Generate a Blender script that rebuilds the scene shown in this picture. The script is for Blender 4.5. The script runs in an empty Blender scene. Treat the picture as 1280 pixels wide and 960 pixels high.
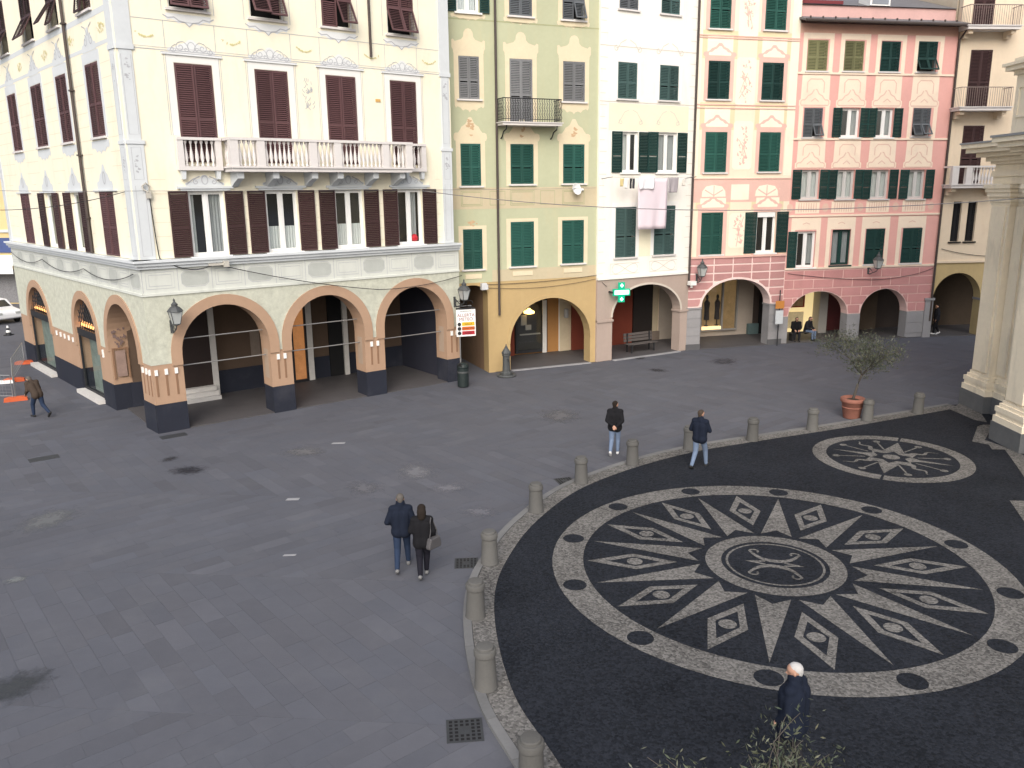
import bpy, bmesh, math, random
import numpy as np
from mathutils import Vector, Matrix
random.seed(11)
rnd = random.random
def rr(a, b): return a + (b - a) * rnd()
SC = bpy.context.scene
COL = SC.collection

# ------------------------------------------------------------------ camera, sky, sun, exposure
H = 8.0; PITCH = math.radians(13.25); ROLL = math.atan2(50, 4350); FPX = 1024.0
fw = Vector((0, math.cos(PITCH), -math.sin(PITCH))); r0 = Vector((1, 0, 0)); u0_ = r0.cross(fw)
cr, sr = math.cos(ROLL), math.sin(ROLL)
RV = cr * r0 - sr * u0_; UV = sr * r0 + cr * u0_
cam = bpy.data.objects.new('camera', bpy.data.cameras.new('camera')); COL.objects.link(cam)
cam.matrix_world = Matrix(((RV.x, UV.x, -fw.x, 0), (RV.y, UV.y, -fw.y, 0), (RV.z, UV.z, -fw.z, H), (0, 0, 0, 1)))
cam.data.sensor_width = 36; cam.data.lens = 36 * FPX / 1280; cam.data.clip_end = 2000; cam.data.clip_start = 0.05
SC.camera = cam
SUN_EL = math.radians(38); SUN_AZ = math.radians(184)      # azimuth clockwise from +Y: the light comes from behind the camera
W = bpy.data.worlds.new('World'); SC.world = W; W.use_nodes = True
nt = W.node_tree; nt.nodes.clear()
sky = nt.nodes.new('ShaderNodeTexSky'); sky.sky_type = 'NISHITA'; sky.sun_disc = False
sky.sun_elevation = SUN_EL; sky.sun_rotation = SUN_AZ; sky.dust_density = 4; sky.air_density = 1.0; sky.ozone_density = 1.0
hs = nt.nodes.new('ShaderNodeHueSaturation'); hs.inputs['Saturation'].default_value = 0.75
bg = nt.nodes.new('ShaderNodeBackground'); bg.inputs['Strength'].default_value = 0.12
wo = nt.nodes.new('ShaderNodeOutputWorld')
nt.links.new(sky.outputs[0], hs.inputs['Color']); nt.links.new(hs.outputs[0], bg.inputs[0]); nt.links.new(bg.outputs[0], wo.inputs[0])
sl = bpy.data.lights.new('sun', 'SUN'); sl.energy = 1.3; sl.angle = math.radians(55); sl.color = (1.0, 0.972, 0.93)
sun = bpy.data.objects.new('sun', sl); COL.objects.link(sun)
sdir = Vector((math.sin(SUN_AZ) * math.cos(SUN_EL), math.cos(SUN_AZ) * math.cos(SUN_EL), math.sin(SUN_EL)))
sun.rotation_euler = sdir.to_track_quat('Z', 'Y').to_euler(); sun.location = (0, 0, 60)
SC.view_settings.view_transform = 'Standard'; SC.view_settings.look = 'None'; SC.view_settings.gamma = 1
SC.view_settings.use_curve_mapping = False; SC.view_settings.exposure = 0.72
SC.render.engine = 'CYCLES'

# pixel helpers (pixels of the 1280 x 960 photograph)
def ray(x, y): return fw + RV * ((x - 640) / FPX) - UV * ((y - 480) / FPX)
def gp(x, y, z=0.0):
    d = ray(x, y); t = (z - H) / d.z; return Vector((0, 0, H)) + d * t
def topx(p):
    d = Vector(p) - Vector((0, 0, H)); k = d.dot(fw)
    if k < 0.1: return (-9e9, -9e9)
    return (640 + FPX * d.dot(RV) / k, 480 - FPX * d.dot(UV) / k)

# ------------------------------------------------------------------ materials
MATS = {}
def mat(name, col, rough=0.85, var=0.10, scale=1.2, bump=0.0, bscale=40.0, obj=0.0, island=0.0, metal=0.0, spec=0.3,
        emit=None, estr=0.0, stain=0.0, stcol=None, alpha=None, streak=0.0, hue=0.0, world=False, cubic=False):
    if name in MATS: return MATS[name]
    m = bpy.data.materials.new(name); m.use_nodes = True; MATS[name] = m
    n = m.node_tree; N = n.nodes; L = n.links; b = N['Principled BSDF']
    b.inputs['Roughness'].default_value = rough; b.inputs['Metallic'].default_value = metal
    b.inputs['Specular IOR Level'].default_value = spec
    if emit:
        b.inputs['Emission Color'].default_value = (*emit, 1); b.inputs['Emission Strength'].default_value = estr
    tc = N.new('ShaderNodeTexCoord'); CO = N.new('ShaderNodeNewGeometry').outputs['Position'] if world else tc.outputs['Object']
    def noise(sc, det=6, ro=0.6, vec=None):
        t = N.new('ShaderNodeTexNoise'); t.inputs['Scale'].default_value = sc; t.inputs['Detail'].default_value = det; t.inputs['Roughness'].default_value = ro
        L.new(vec or CO, t.inputs['Vector']); return t.outputs['Fac']
    def math_(op, a, bb, c=None):
        t = N.new('ShaderNodeMath'); t.operation = op
        for i, v in enumerate((a, bb, c)):
            if v is None: continue
            if isinstance(v, (int, float)): t.inputs[i].default_value = v
            else: L.new(v, t.inputs[i])
        return t.outputs[0]
    val = None
    if var > 0:
        f1 = noise(scale); f2 = noise(scale * 9)
        s = math_('ADD', math_('MULTIPLY', f1, 0.65), math_('MULTIPLY', f2, 0.35))
        val = math_('MULTIPLY_ADD', math_('SUBTRACT', s, 0.5), var * 4, 1.0)
    def addr(sock, amt):
        nonlocal val
        q = math_('SUBTRACT', sock, 0.5)
        if cubic: q = math_('MULTIPLY', math_('MULTIPLY', q, math_('MULTIPLY', q, q)), 4.0)
        k = math_('MULTIPLY_ADD', q, amt * 2, 1.0)
        val = k if val is None else math_('MULTIPLY', val, k)
    rs = None
    if obj > 0:
        oi = N.new('ShaderNodeObjectInfo'); addr(oi.outputs['Random'], obj); rs = oi.outputs['Random']
    if island > 0:
        ge = N.new('ShaderNodeNewGeometry'); addr(ge.outputs['Random Per Island'], island); rs = ge.outputs['Random Per Island']
    base = N.new('ShaderNodeRGB'); base.outputs[0].default_value = (*col, 1); cs = base.outputs[0]
    if hue > 0 and rs is not None:
        mx = N.new('ShaderNodeMix'); mx.data_type = 'RGBA'
        mx.inputs['A'].default_value = (col[0] * (1 + hue), col[1], col[2] * (1 - hue), 1)
        mx.inputs['B'].default_value = (col[0] * (1 - hue), col[1], col[2] * (1 + hue), 1)
        k = math_('FRACT', math_('MULTIPLY', rs, 7.31), 0.0); L.new(k, mx.inputs['Factor']); cs = mx.outputs['Result']
    if stain > 0:
        mp = N.new('ShaderNodeMapping'); L.new(CO, mp.inputs['Vector'])
        mp.inputs['Scale'].default_value = (1.0, 1.0, 0.25 if streak else 1.0)
        st = noise(streak if streak else 0.7, 8, 0.65, mp.outputs[0])
        rmp = N.new('ShaderNodeMapRange'); rmp.inputs['From Min'].default_value = 0.52; rmp.inputs['From Max'].default_value = 0.72
        rmp.inputs['To Max'].default_value = stain; L.new(st, rmp.inputs['Value'])
        mx = N.new('ShaderNodeMix'); mx.data_type = 'RGBA'; L.new(rmp.outputs[0], mx.inputs['Factor'])
        L.new(cs, mx.inputs['A']); sc_ = stcol or tuple(c * 0.6 for c in col); mx.inputs['B'].default_value = (*sc_, 1); cs = mx.outputs['Result']
    if val is not None:
        vm = N.new('ShaderNodeVectorMath'); vm.operation = 'SCALE'; L.new(cs, vm.inputs[0]); L.new(val, vm.inputs['Scale']); cs = vm.outputs[0]
    L.new(cs, b.inputs['Base Color'])
    if bump > 0:
        bn = N.new('ShaderNodeBump'); bn.inputs['Strength'].default_value = bump; bn.inputs['Distance'].default_value = 0.01
        L.new(noise(bscale, 4), bn.inputs['Height']); L.new(bn.outputs[0], b.inputs['Normal'])
    if alpha is not None: b.inputs['Alpha'].default_value = alpha
    return m
def glassmat(name, tint, trans):
    if name in MATS: return MATS[name]
    m = bpy.data.materials.new(name); m.use_nodes = True; MATS[name] = m; n = m.node_tree; N = n.nodes; N.clear()
    o = N.new('ShaderNodeOutputMaterial'); mx = N.new('ShaderNodeMixShader'); t = N.new('ShaderNodeBsdfTransparent'); g = N.new('ShaderNodeBsdfGlossy')
    t.inputs[0].default_value = (*tint, 1); g.inputs['Roughness'].default_value = 0.06; g.inputs[0].default_value = (.9, .93, .95, 1)
    nz = N.new('ShaderNodeTexNoise'); nz.inputs['Scale'].default_value = 1.3
    bp = N.new('ShaderNodeBump'); bp.inputs['Strength'].default_value = 0.06; n.links.new(nz.outputs[0], bp.inputs['Height']); n.links.new(bp.outputs[0], g.inputs['Normal'])
    mx.inputs[0].default_value = 1 - trans
    n.links.new(t.outputs[0], mx.inputs[1]); n.links.new(g.outputs[0], mx.inputs[2]); n.links.new(mx.outputs[0], o.inputs[0]); return m
def pebble(name, ca, cb, scale=26.0, bump=0.5):
    m = bpy.data.materials.new(name); m.use_nodes = True; MATS[name] = m; n = m.node_tree; N = n.nodes; L = n.links; b = N['Principled BSDF']
    b.inputs['Roughness'].default_value = 0.8; b.inputs['Specular IOR Level'].default_value = 0.12
    tc = N.new('ShaderNodeTexCoord'); v = N.new('ShaderNodeTexVoronoi'); v.inputs['Scale'].default_value = scale
    L.new(tc.outputs['Object'], v.inputs['Vector'])
    sp = N.new('ShaderNodeSeparateColor'); L.new(v.outputs['Color'], sp.inputs[0])
    nz = N.new('ShaderNodeTexNoise'); nz.inputs['Scale'].default_value = 0.55; nz.inputs['Detail'].default_value = 7; nz.inputs['Roughness'].default_value = 0.65; L.new(tc.outputs['Object'], nz.inputs['Vector'])
    mr = N.new('ShaderNodeMapRange'); mr.inputs['From Min'].default_value = 0.3; mr.inputs['From Max'].default_value = 0.75; L.new(nz.outputs['Fac'], mr.inputs['Value'])
    ad = N.new('ShaderNodeMath'); ad.operation = 'MULTIPLY_ADD'; L.new(sp.outputs[0], ad.inputs[0]); ad.inputs[1].default_value = 0.62
    m2 = N.new('ShaderNodeMath'); m2.operation = 'MULTIPLY'; L.new(mr.outputs[0], m2.inputs[0]); m2.inputs[1].default_value = 0.38; L.new(m2.outputs[0], ad.inputs[2])
    mx = N.new('ShaderNodeMix'); mx.data_type = 'RGBA'; mx.inputs['A'].default_value = (*ca, 1); mx.inputs['B'].default_value = (*cb, 1)
    L.new(ad.outputs[0], mx.inputs['Factor'])
    L.new(mx.outputs['Result'], b.inputs['Base Color'])
    bp = N.new('ShaderNodeBump'); bp.invert = True; bp.inputs['Strength'].default_value = bump; bp.inputs['Distance'].default_value = 0.015
    L.new(v.outputs['Distance'], bp.inputs['Height']); L.new(bp.outputs[0], b.inputs['Normal']); return m

# ------------------------------------------------------------------ mesh helpers
class MB:
    def __init__(s): s.v = []; s.f = []
    def add(s, vs, fs):
        k = len(s.v); s.v += [tuple(v) for v in vs]; s.f += [tuple(i + k for i in f) for f in fs]; return s
    def quad(s, a, b, c, d): return s.add([a, b, c, d], [(0, 1, 2, 3)])
    def box(s, x0, x1, y0, y1, z0, z1):
        return s.add([(x0, y0, z0), (x1, y0, z0), (x1, y1, z0), (x0, y1, z0), (x0, y0, z1), (x1, y0, z1), (x1, y1, z1), (x0, y1, z1)],
                     [(0, 1, 5, 4), (1, 2, 6, 5), (2, 3, 7, 6), (3, 0, 4, 7), (4, 5, 6, 7), (3, 2, 1, 0)])
    def prism(s, poly, y0, y1):          # poly in (x,z), extruded in y
        n = len(poly); vs = [(p[0], y0, p[1]) for p in poly] + [(p[0], y1, p[1]) for p in poly]
        return s.add(vs, [tuple(range(n)), tuple(range(2 * n - 1, n - 1, -1))] + [(i, (i + n), (i + 1) % n + n, (i + 1) % n) for i in range(n)])
    def plan(s, poly, z0, z1):           # poly in (x,y), extruded in z
        n = len(poly); vs = [(p[0], p[1], z0) for p in poly] + [(p[0], p[1], z1) for p in poly]
        return s.add(vs, [tuple(range(n - 1, -1, -1)), tuple(range(n, 2 * n))] + [(i, (i + 1) % n, (i + 1) % n + n, i + n) for i in range(n)])
    def flat(s, poly, y): return s.add([(p[0], y, p[1]) for p in poly], [tuple(range(len(poly)))])
    def frame(s, a, b, c, d, w, y0, y1): # rectangular ring (u0,u1,z0,z1)
        s.box(a, a + w, y0, y1, c, d); s.box(b - w, b, y0, y1, c, d); s.box(a + w, b - w, y0, y1, c, c + w); return s.box(a + w, b - w, y0, y1, d - w, d)
    def ring(s, inner, outer, y0, y1, closed=False):   # strip between two polylines in (x,z)
        n = len(inner); m = n if closed else n - 1
        for i in range(m):
            j = (i + 1) % n; a, b, c, d = inner[i], inner[j], outer[j], outer[i]
            s.add([(a[0], y0, a[1]), (b[0], y0, b[1]), (c[0], y0, c[1]), (d[0], y0, d[1]), (a[0], y1, a[1]), (b[0], y1, b[1]), (c[0], y1, c[1]), (d[0], y1, d[1])],
                  [(0, 1, 2, 3), (0, 4, 5, 1), (3, 2, 6, 7)])
        return s
    def ribbon(s, pts, w, y):
        n = len(pts); L = []; Rr = []
        for i in range(n):
            a = pts[max(0, i - 1)]; b = pts[min(n - 1, i + 1)]; dx, dz = b[0] - a[0], b[1] - a[1]; l = math.hypot(dx, dz) or 1
            ww = w(i / (n - 1)) if callable(w) else w
            nx, nz = -dz / l * ww / 2, dx / l * ww / 2
            L.append((pts[i][0] + nx, y, pts[i][1] + nz)); Rr.append((pts[i][0] - nx, y, pts[i][1] - nz))
        k = len(s.v); s.v += L + Rr
        for i in range(n - 1): s.f.append((k + i, k + n + i, k + n + i + 1, k + i + 1))
        return s
    def tube(s, pts, rad, n=6, caps=True):
        pts = [Vector(p) for p in pts]; m = len(pts); k = len(s.v)
        up = Vector((0, 0, 1))
        for i, p in enumerate(pts):
            t = (pts[min(m - 1, i + 1)] - pts[max(0, i - 1)]).normalized()
            a = t.cross(up if abs(t.z) < 0.95 else Vector((1, 0, 0))).normalized(); b = t.cross(a)
            r = rad[i] if isinstance(rad, (list, tuple)) else rad
            for q in range(n):
                c = 2 * math.pi * q / n; s.v.append(tuple(p + a * (r * math.cos(c)) + b * (r * math.sin(c))))
        for i in range(m - 1):
            for q in range(n):
                s.f.append((k + i * n + q, k + i * n + (q + 1) % n, k + (i + 1) * n + (q + 1) % n, k + (i + 1) * n + q))
        if caps:
            s.f.append(tuple(k + q for q in range(n))[::-1]); s.f.append(tuple(k + (m - 1) * n + q for q in range(n)))
        return s
    def lathe(s, prof, n=12, c=(0, 0, 0)):   # prof: (r,z)
        k = len(s.v); m = len(prof)
        for r, z in prof:
            for q in range(n):
                a = 2 * math.pi * q / n; s.v.append((c[0] + r * math.cos(a), c[1] + r * math.sin(a), c[2] + z))
        for i in range(m - 1):
            for q in range(n):
                s.f.append((k + i * n + q, k + i * n + (q + 1) % n, k + (i + 1) * n + (q + 1) % n, k + (i + 1) * n + q))
        s.f.append(tuple(k + q for q in range(n))[::-1]); s.f.append(tuple(k + (m - 1) * n + q for q in range(n)))
        return s
    def mesh(s, name, m=None, smooth=False):
        me = bpy.data.meshes.new(name); me.from_pydata(s.v, [], s.f); me.validate()
        if m: me.materials.append(m)
        if smooth: me.polygons.foreach_set('use_smooth', [True] * len(me.polygons))
        me.update(); return me
def link(name, data, parent=None, loc=(0, 0, 0), rotz=0.0, M=None):
    o = bpy.data.objects.new(name, data); COL.objects.link(o)
    if parent is not None: o.parent = parent
    if M is not None: o.matrix_basis = M
    else:
        o.location = loc
        if rotz: o.rotation_euler = (0, 0, rotz)
    return o
def tag(o, label=None, cat=None, group=None, kind=None):
    if label: o['label'] = label
    if cat: o['category'] = cat
    if group: o['group'] = group
    if kind: o['kind'] = kind
    return o
def thing(name, label, cat, loc=(0, 0, 0), rotz=0.0, group=None):
    return tag(link(name, None, None, loc, rotz), label, cat, group)

SPLIT = {'base_course', 'arch_soffit', 'pier_wall', 'roughcast_wall', 'painted_surround', 'painted_panel', 'painted_panels', 'painted_field', 'impost', 'upper_pilaster', 'red_shop_front', 'string_course', 'window_cap'}
STUFF = {'painted_lines', 'painted_ornament', 'painted_garlands', 'painted_figure', 'railing', 'fan_grille', 'shop_lamps', 'display_goods'}
def components(me, name, m):
    vs = [tuple(v.co) for v in me.vertices]; key = {}; par = []
    ids = []
    for v in vs:
        k = tuple(round(c, 3) for c in v)
        if k not in key: key[k] = len(par); par.append(len(par))
        ids.append(key[k])
    def find(a):
        while par[a] != a: par[a] = par[par[a]]; a = par[a]
        return a
    fs = [tuple(p.vertices) for p in me.polygons]
    for f in fs:
        for a in f[1:]: par[find(ids[a])] = find(ids[f[0]])
    grp = {}
    for f in fs: grp.setdefault(find(ids[f[0]]), []).append(f)
    out = []
    for g_ in grp.values():
        used = sorted({i for f in g_ for i in f}); mp_ = {o: i for i, o in enumerate(used)}
        n = bpy.data.meshes.new(name); n.from_pydata([vs[i] for i in used], [], [tuple(mp_[i] for i in f) for f in g_]); n.materials.append(m); n.update(); out.append(n)
    bpy.data.meshes.remove(me); return out
class Fac:                       # a facade frame: x along the wall, y into the building, z up
    def __init__(s, root, o, d):
        s.root = root; s.W = Matrix.Translation((o[0], o[1], 0)) @ Matrix.Rotation(math.atan2(d[1], d[0]), 4, 'Z')
        R = Matrix.Translation(root.location) @ Matrix.Rotation(root.rotation_euler.z, 4, 'Z')
        s.M = R.inverted() @ s.W
    def part(s, name, data, m=None, loc=(0, 0, 0), parent=None, smooth=False, rot=None, split=None):
        if split is None: split = name in SPLIT
        if isinstance(data, MB): data = data.mesh(name, m, smooth)
        T = Matrix.Translation(loc)
        if split and isinstance(data, bpy.types.Mesh):
            out = None
            for me in components(data, name, m):
                q = link(name, me, parent or s.root, M=(s.M @ T if parent is None else T)); out = out or q
            return out
        if rot is not None: T = T @ rot
        o = link(name, data, parent or s.root, M=(s.M @ T if parent is None else T))
        if name in STUFF: o['kind'] = 'stuff'
        return o
    def world(s, u, y, z): return s.W @ Vector((u, y, z))

def top_fn(a):
    u0, u1, zs, zc = a; c = (u0 + u1) / 2; h = (u1 - u0) / 2
    return lambda u: zs + (zc - zs) * math.sqrt(max(0, 1 - ((u - c) / h) ** 2))
def arch_us(a, n=20):
    u0, u1 = a[0], a[1]; c = (u0 + u1) / 2; h = (u1 - u0) / 2
    return [c - h * math.cos(math.pi * i / n) for i in range(n + 1)]
def zone(F, name, u0, u1, z0, z1, m, rects=(), arches=(), t=0.32, y0=0.0, cap=False, parent=None, sof=None):
    mb = MB(); sb = MB() if sof else mb
    if arches:
        us = sorted(set([u0, u1] + [u for a in arches for u in arch_us(a)]))
        us = [u for u in us if u0 <= u <= u1]
        for a, b in zip(us[:-1], us[1:]):
            mid = (a + b) / 2; ar = next((q for q in arches if q[0] < mid < q[1]), None)
            if ar is None:
                mb.quad((a, y0, z0), (b, y0, z0), (b, y0, z1), (a, y0, z1)); mb.quad((a, t, z0), (a, t, z1), (b, t, z1), (b, t, z0))
                if cap: mb.quad((a, y0, z1), (b, y0, z1), (b, t, z1), (a, t, z1))
            else:
                fn = top_fn(ar); la, lb = min(z1, max(z0, fn(a))), min(z1, max(z0, fn(b)))
                if la >= z1 - 1e-6 and lb >= z1 - 1e-6: continue
                mb.quad((a, y0, la), (b, y0, lb), (b, y0, z1), (a, y0, z1)); mb.quad((a, t, la), (a, t, z1), (b, t, z1), (b, t, lb))
                if max(fn(a), fn(b)) > z0: sb.quad((a, y0, la), (a, t, la), (b, t, lb), (b, y0, lb))
        for ar in arches:
            zt = min(z1, ar[2])
            if zt > z0:
                for u in ar[:2]: sb.quad((u, y0, z0), (u, t, z0), (u, t, zt), (u, y0, zt))
        ua = [u0, u1]
    else:
        us = sorted(set([u0, u1] + [v for r in rects for v in r[:2] if u0 < v < u1])); zs = sorted(set([z0, z1] + [v for r in rects for v in r[2:4] if z0 < v < z1]))
        for a, b in zip(us[:-1], us[1:]):
            for c, d in zip(zs[:-1], zs[1:]):
                mu, mz = (a + b) / 2, (c + d) / 2
                if any(r[0] < mu < r[1] and r[2] < mz < r[3] for r in rects): continue
                mb.quad((a, y0, c), (b, y0, c), (b, y0, d), (a, y0, d))
        for r in rects:
            a, b, c, d = r[:4]; c = max(c, z0); d = min(d, z1)
            if c >= d or a < u0 - 1e-6 or b > u1 + 1e-6: continue
            mb.quad((a, y0, c), (a, t, c), (a, t, d), (a, y0, d)); mb.quad((b, y0, c), (b, y0, d), (b, t, d), (b, t, c))
            mb.quad((a, y0, d), (a, t, d), (b, t, d), (b, y0, d)); mb.quad((a, y0, c), (b, y0, c), (b, t, c), (a, t, c))
        ua = [u0, u1]
        if cap: mb.quad((u0, y0, z1), (u1, y0, z1), (u1, t, z1), (u0, t, z1))
    for u in ua: mb.quad((u, y0, z0), (u, t, z0), (u, t, z1), (u, y0, z1))
    if sof and sb.v: F.part('arch_soffit', sb, sof)
    return F.part(name, mb, m, parent=parent)
def archivolt(F, ar, w, m, y=-0.05, leg=None, name='arch_trim'):
    u0, u1, zs, zc = ar; c = (u0 + u1) / 2; h = (u1 - u0) / 2
    ins = []; out = []
    lz = zs if leg is None else leg
    if leg is not None: ins.append((u0, lz)); out.append((u0 - w, lz))
    for i in range(25):
        k = math.pi * i / 24
        ins.append((c - h * math.cos(k), zs + (zc - zs) * math.sin(k))); out.append((c - (h + w) * math.cos(k), zs + (zc - zs + w) * math.sin(k)))
    if leg is not None: ins.append((u1, lz)); out.append((u1 + w, lz))
    return F.part(name, MB().ring(ins, out, y, 0.0), m)

# ------------------------------------------------------------------ colours
PL_A = mat('plaster_cream', (.84, .79, .63), .9, .075, .7, .3, 30, stain=.35, stcol=(.66, .56, .40), streak=1.2)
PL_A_LT = mat('plaster_pale', (.76, .755, .72), .9, .05, .8)
PL_A_GREY = mat('paint_pale_grey', (.60, .63, .645), .9, .06, 1.0, stain=.2)
PL_LINE = mat('paint_grey_line', (.42, .43, .455), .9, .12, 3)
PL_LEAF = mat('paint_olive_garland', (.60, .55, .28), .9, .15, 5)
PL_ROSE = mat('paint_faded_rose', (.72, .46, .40), .9, .15, 4)
A_FRIEZE = mat('frieze_grey_green', (.60, .62, .57), .9, .07, 1.0, stain=.35, streak=1.5)
A_ROUGH = mat('roughcast_green', (.50, .51, .425), .95, .26, 4.5, 1.0, 14, stain=.45, stcol=(.40, .40, .32))
A_BROWN = mat('plaster_brown', (.40, .265, .18), .9, .09, .8, .3, 30, stain=.3, stcol=(.33, .2, .12), streak=1.5)
A_BROWN_D = mat('plaster_brown_groove', (.24, .14, .085), .9, .1)
A_NAVY = mat('paint_navy_base', (.018, .021, .033), .8, .14, 1.5, stain=.35, stcol=(.07, .07, .08))
B_GREEN = mat('plaster_green', (.45, .465, .315), .92, .09, .6, .25, 30, stain=.45, stcol=(.52, .48, .30), streak=1.0)
B_BEIGE = mat('paint_beige', (.68, .59, .42), .92, .09, 1.2, stain=.3, stcol=(.52, .42, .25))
B_OCHRE = mat('plaster_ochre', (.45, .325, .16), .92, .1, .6, .3, 30, stain=.4, stcol=(.55, .42, .22), streak=1.0)
B_BAND = mat('plaster_band', (.52, .45, .31), .92, .1, .8, stain=.4, stcol=(.55, .40, .26))
C_WHITE = mat('plaster_white', (.83, .81, .75), .9, .05, .6, .2, 30, stain=.3, stcol=(.70, .62, .45), streak=1.2)
C_CREAM = mat('paint_cream_yellow', (.80, .75, .57), .9, .08, 1)
C_TAUPE = mat('plaster_taupe', (.40, .32, .275), .9, .1, .8, .3, 30, stain=.3, streak=1.2)
D_PEACH = mat('plaster_peach', (.84, .69, .54), .9, .06, .8, .2, 30, stain=.25, stcol=(.70, .48, .36), streak=1.2)
D_CREAM = mat('paint_cream', (.86, .78, .63), .9, .08, 1.5, stain=.25)
D_YELL = mat('paint_dull_yellow', (.69, .60, .39), .9, .08, 1.5)
D_PINK = mat('paint_pink', (.72, .46, .395), .9, .09, 1.5, stain=.25)
D_ROSE = mat('stone_rose', (.48, .255, .245), .9, .1, 1.2, .3, 30, obj=.07, stain=.25)
D_JOINT = mat('joint_pale_pink', (.80, .63, .59), .9, .08, 1.2)
E_PINK = mat('plaster_pink', (.72, .39, .345), .9, .07, .7, .25, 30, stain=.3, stcol=(.70, .38, .31), streak=1.2)
E_CREAM = mat('paint_cream_warm', (.83, .69, .55), .9, .08, 1.5, stain=.25)
E_BLOCK = mat('stucco_block_pink', (.52, .255, .245), .9, .09, 1.0, .3, 30, obj=.06, stain=.3)
STONE_G = mat('pier_grey_stone', (.27, .265, .27), .85, .12, 1.2, .3, 25, obj=.06, stain=.35)
F_CREAM = mat('plaster_sand', (.72, .60, .45), .9, .07, .7, .25, 30, stain=.35, stcol=(.55, .40, .27), streak=1.2)
F_YELL = mat('plaster_mustard', (.48, .37, .19), .9, .1, .8, .3, 30, stain=.3)
CH_LT = mat('church_stucco', (.86, .77, .61), .88, .09, .8, .25, 25, stain=.45, stcol=(.46, .41, .33), streak=1.8)
CH_WARM = mat('church_wall_warm', (.80, .69, .49), .88, .09, .8, .25, 25, stain=.4, streak=1.8)
CH_DARK = mat('church_plinth_stone', (.13, .135, .14), .7, .2, 1.6, .3, 20, stain=.3)
LEAD = mat('lead_flashing', (.26, .28, .31), .55, .12, 2, metal=.3)
WHITE = mat('white_paint', (.80, .80, .78), .5, .03, 2)
MARBLE = mat('white_marble', (.62, .60, .57), .5, .12, 3, stain=.25)
BAL_ST = mat('balustrade_stone', (.66, .63, .61), .8, .08, 2, stain=.35, stcol=(.45, .42, .42))
MAROON = mat('shutter_maroon', (.108, .055, .057), .6, .08, 3, obj=.16)
MAROON_D = mat('shutter_dark_brown', (.052, .026, .026), .6, .1, 3, obj=.2)
GREEN = mat('shutter_green', (.022, .088, .070), .55, .08, 3, obj=.18)
GREEN_D = mat('shutter_dark_green', (.012, .042, .037), .55, .1, 3, obj=.2)
GREEN_G = mat('shutter_grey_green', (.055, .10, .095), .6, .1, 3, obj=.2)
SLATE = mat('shutter_slate', (.105, .115, .125), .65, .1, 3, obj=.2)
WEATH = mat('shutter_weathered', (.19, .195, .20), .75, .16, 4, obj=.2)
OLIVE_SH = mat('shutter_olive', (.17, .17, .085), .65, .1, 3, obj=.25)
DARK = mat('dark_interior', (.012, .012, .013), .9, 0)  # near-black: shade of rooms and openings put into colour, plus some plain dark parts
GLASS = glassmat('window_glass', (.82, .86, .86), .88)
SHOPG = glassmat('shop_glass', (.9, .93, .92), .92)
CURT = mat('curtain_white', (.72, .72, .70), .9, .06, 3)
CURT_G = mat('curtain_grey', (.42, .42, .42), .9, .1, 3)
IRON = mat('wrought_iron', (.035, .036, .04), .55, .15, 6, metal=.4)
IRON_G = mat('cast_iron_grey', (.085, .09, .092), .6, .2, 5, metal=.3)
PIPE = mat('downpipe_brown', (.075, .06, .055), .6, .1, 4, metal=.2)
CABLE = mat('cable_black', (.03, .03, .032), .6, 0)
CABLE_G = mat('cable_grey', (.16, .16, .165), .6, 0)
LAMPG = mat('lantern_glass', (.42, .44, .43), .2, .08, 5, spec=.5)
PVA = dict(hue=.012, stain=.45, stcol=(.125, .127, .14), spec=.18, world=True, cubic=True)
PV = mat('slab_stone', (.100, .103, .120), .8, .10, .45, .45, 30, obj=.10, **PVA)
PVS = mat('slab_stone_field', (.100, .103, .120), .8, .10, .45, .45, 30, island=.10, **PVA)
PVB = mat('paving_bed', (.104, .107, .123), .9, .15, .7, .4, 15)
PV_ARC = mat('arcade_paving', (.085, .08, .082), .6, .2, 1.2, .2, 20, stain=.3)
PV_LT = mat('pale_stone', (.30, .30, .31), .8, .2, 2, stain=.3)
KERB = mat('kerb_stone', (.155, .155, .155), .85, .16, 2, .4, 25, obj=.1)
BOL = mat('bollard_stone', (.10, .098, .093), .85, .14, 3, .4, 40, obj=.12, stain=.4, stcol=(.09, .088, .08))
PEB_B = pebble('pebbles_black', (.006, .0075, .010), (.028, .032, .042), 24)
PEB_W = pebble('pebbles_white', (.04, .039, .038), (.245, .235, .222), 26)
TERRA = mat('terracotta', (.26, .11, .08), .8, .14, 3, .2, 30, stain=.3, stcol=(.38, .2, .14))

LEAFC = {}
def leaf_mesh(w, h, m, half=None):
    key = (round(w, 2), round(h, 2), m.name, half)
    if key in LEAFC: return LEAFC[key]
    w, h = round(w, 2), round(h, 2)
    mb = MB(); st = .055 if w > .4 else .045; T = .022
    mids = [0, h * .44, h] if half is None else [0, h]
    mb.box(0, st, -T, T, 0, h); mb.box(w - st, w, -T, T, 0, h)
    for i, z in enumerate(mids):
        e = .07; a = z if i == 0 else (z - e if i == len(mids) - 1 else z - e / 2)
        mb.box(st, w - st, -T + .001, T - .001, a, a + e)
    for a, b in zip(mids[:-1], mids[1:]):
        z = a + .058
        while z < b - .07:
            mb.add([(st, -T, z - .018), (w - st, -T, z - .018), (w - st, T, z + .028), (st, T, z + .028), (st, -T, z - .006), (w - st, -T, z - .006), (w - st, T, z + .04), (st, T, z + .04)],
                   [(0, 1, 5, 4), (4, 5, 6, 7), (0, 3, 2, 1), (2, 3, 7, 6)])
            z += .068
    LEAFC[key] = mb.mesh('shutter', m); return LEAFC[key]
def RZ(a): return Matrix.Rotation(a, 4, 'Z')
def RX(a): return Matrix.Rotation(a, 4, 'X')
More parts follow.
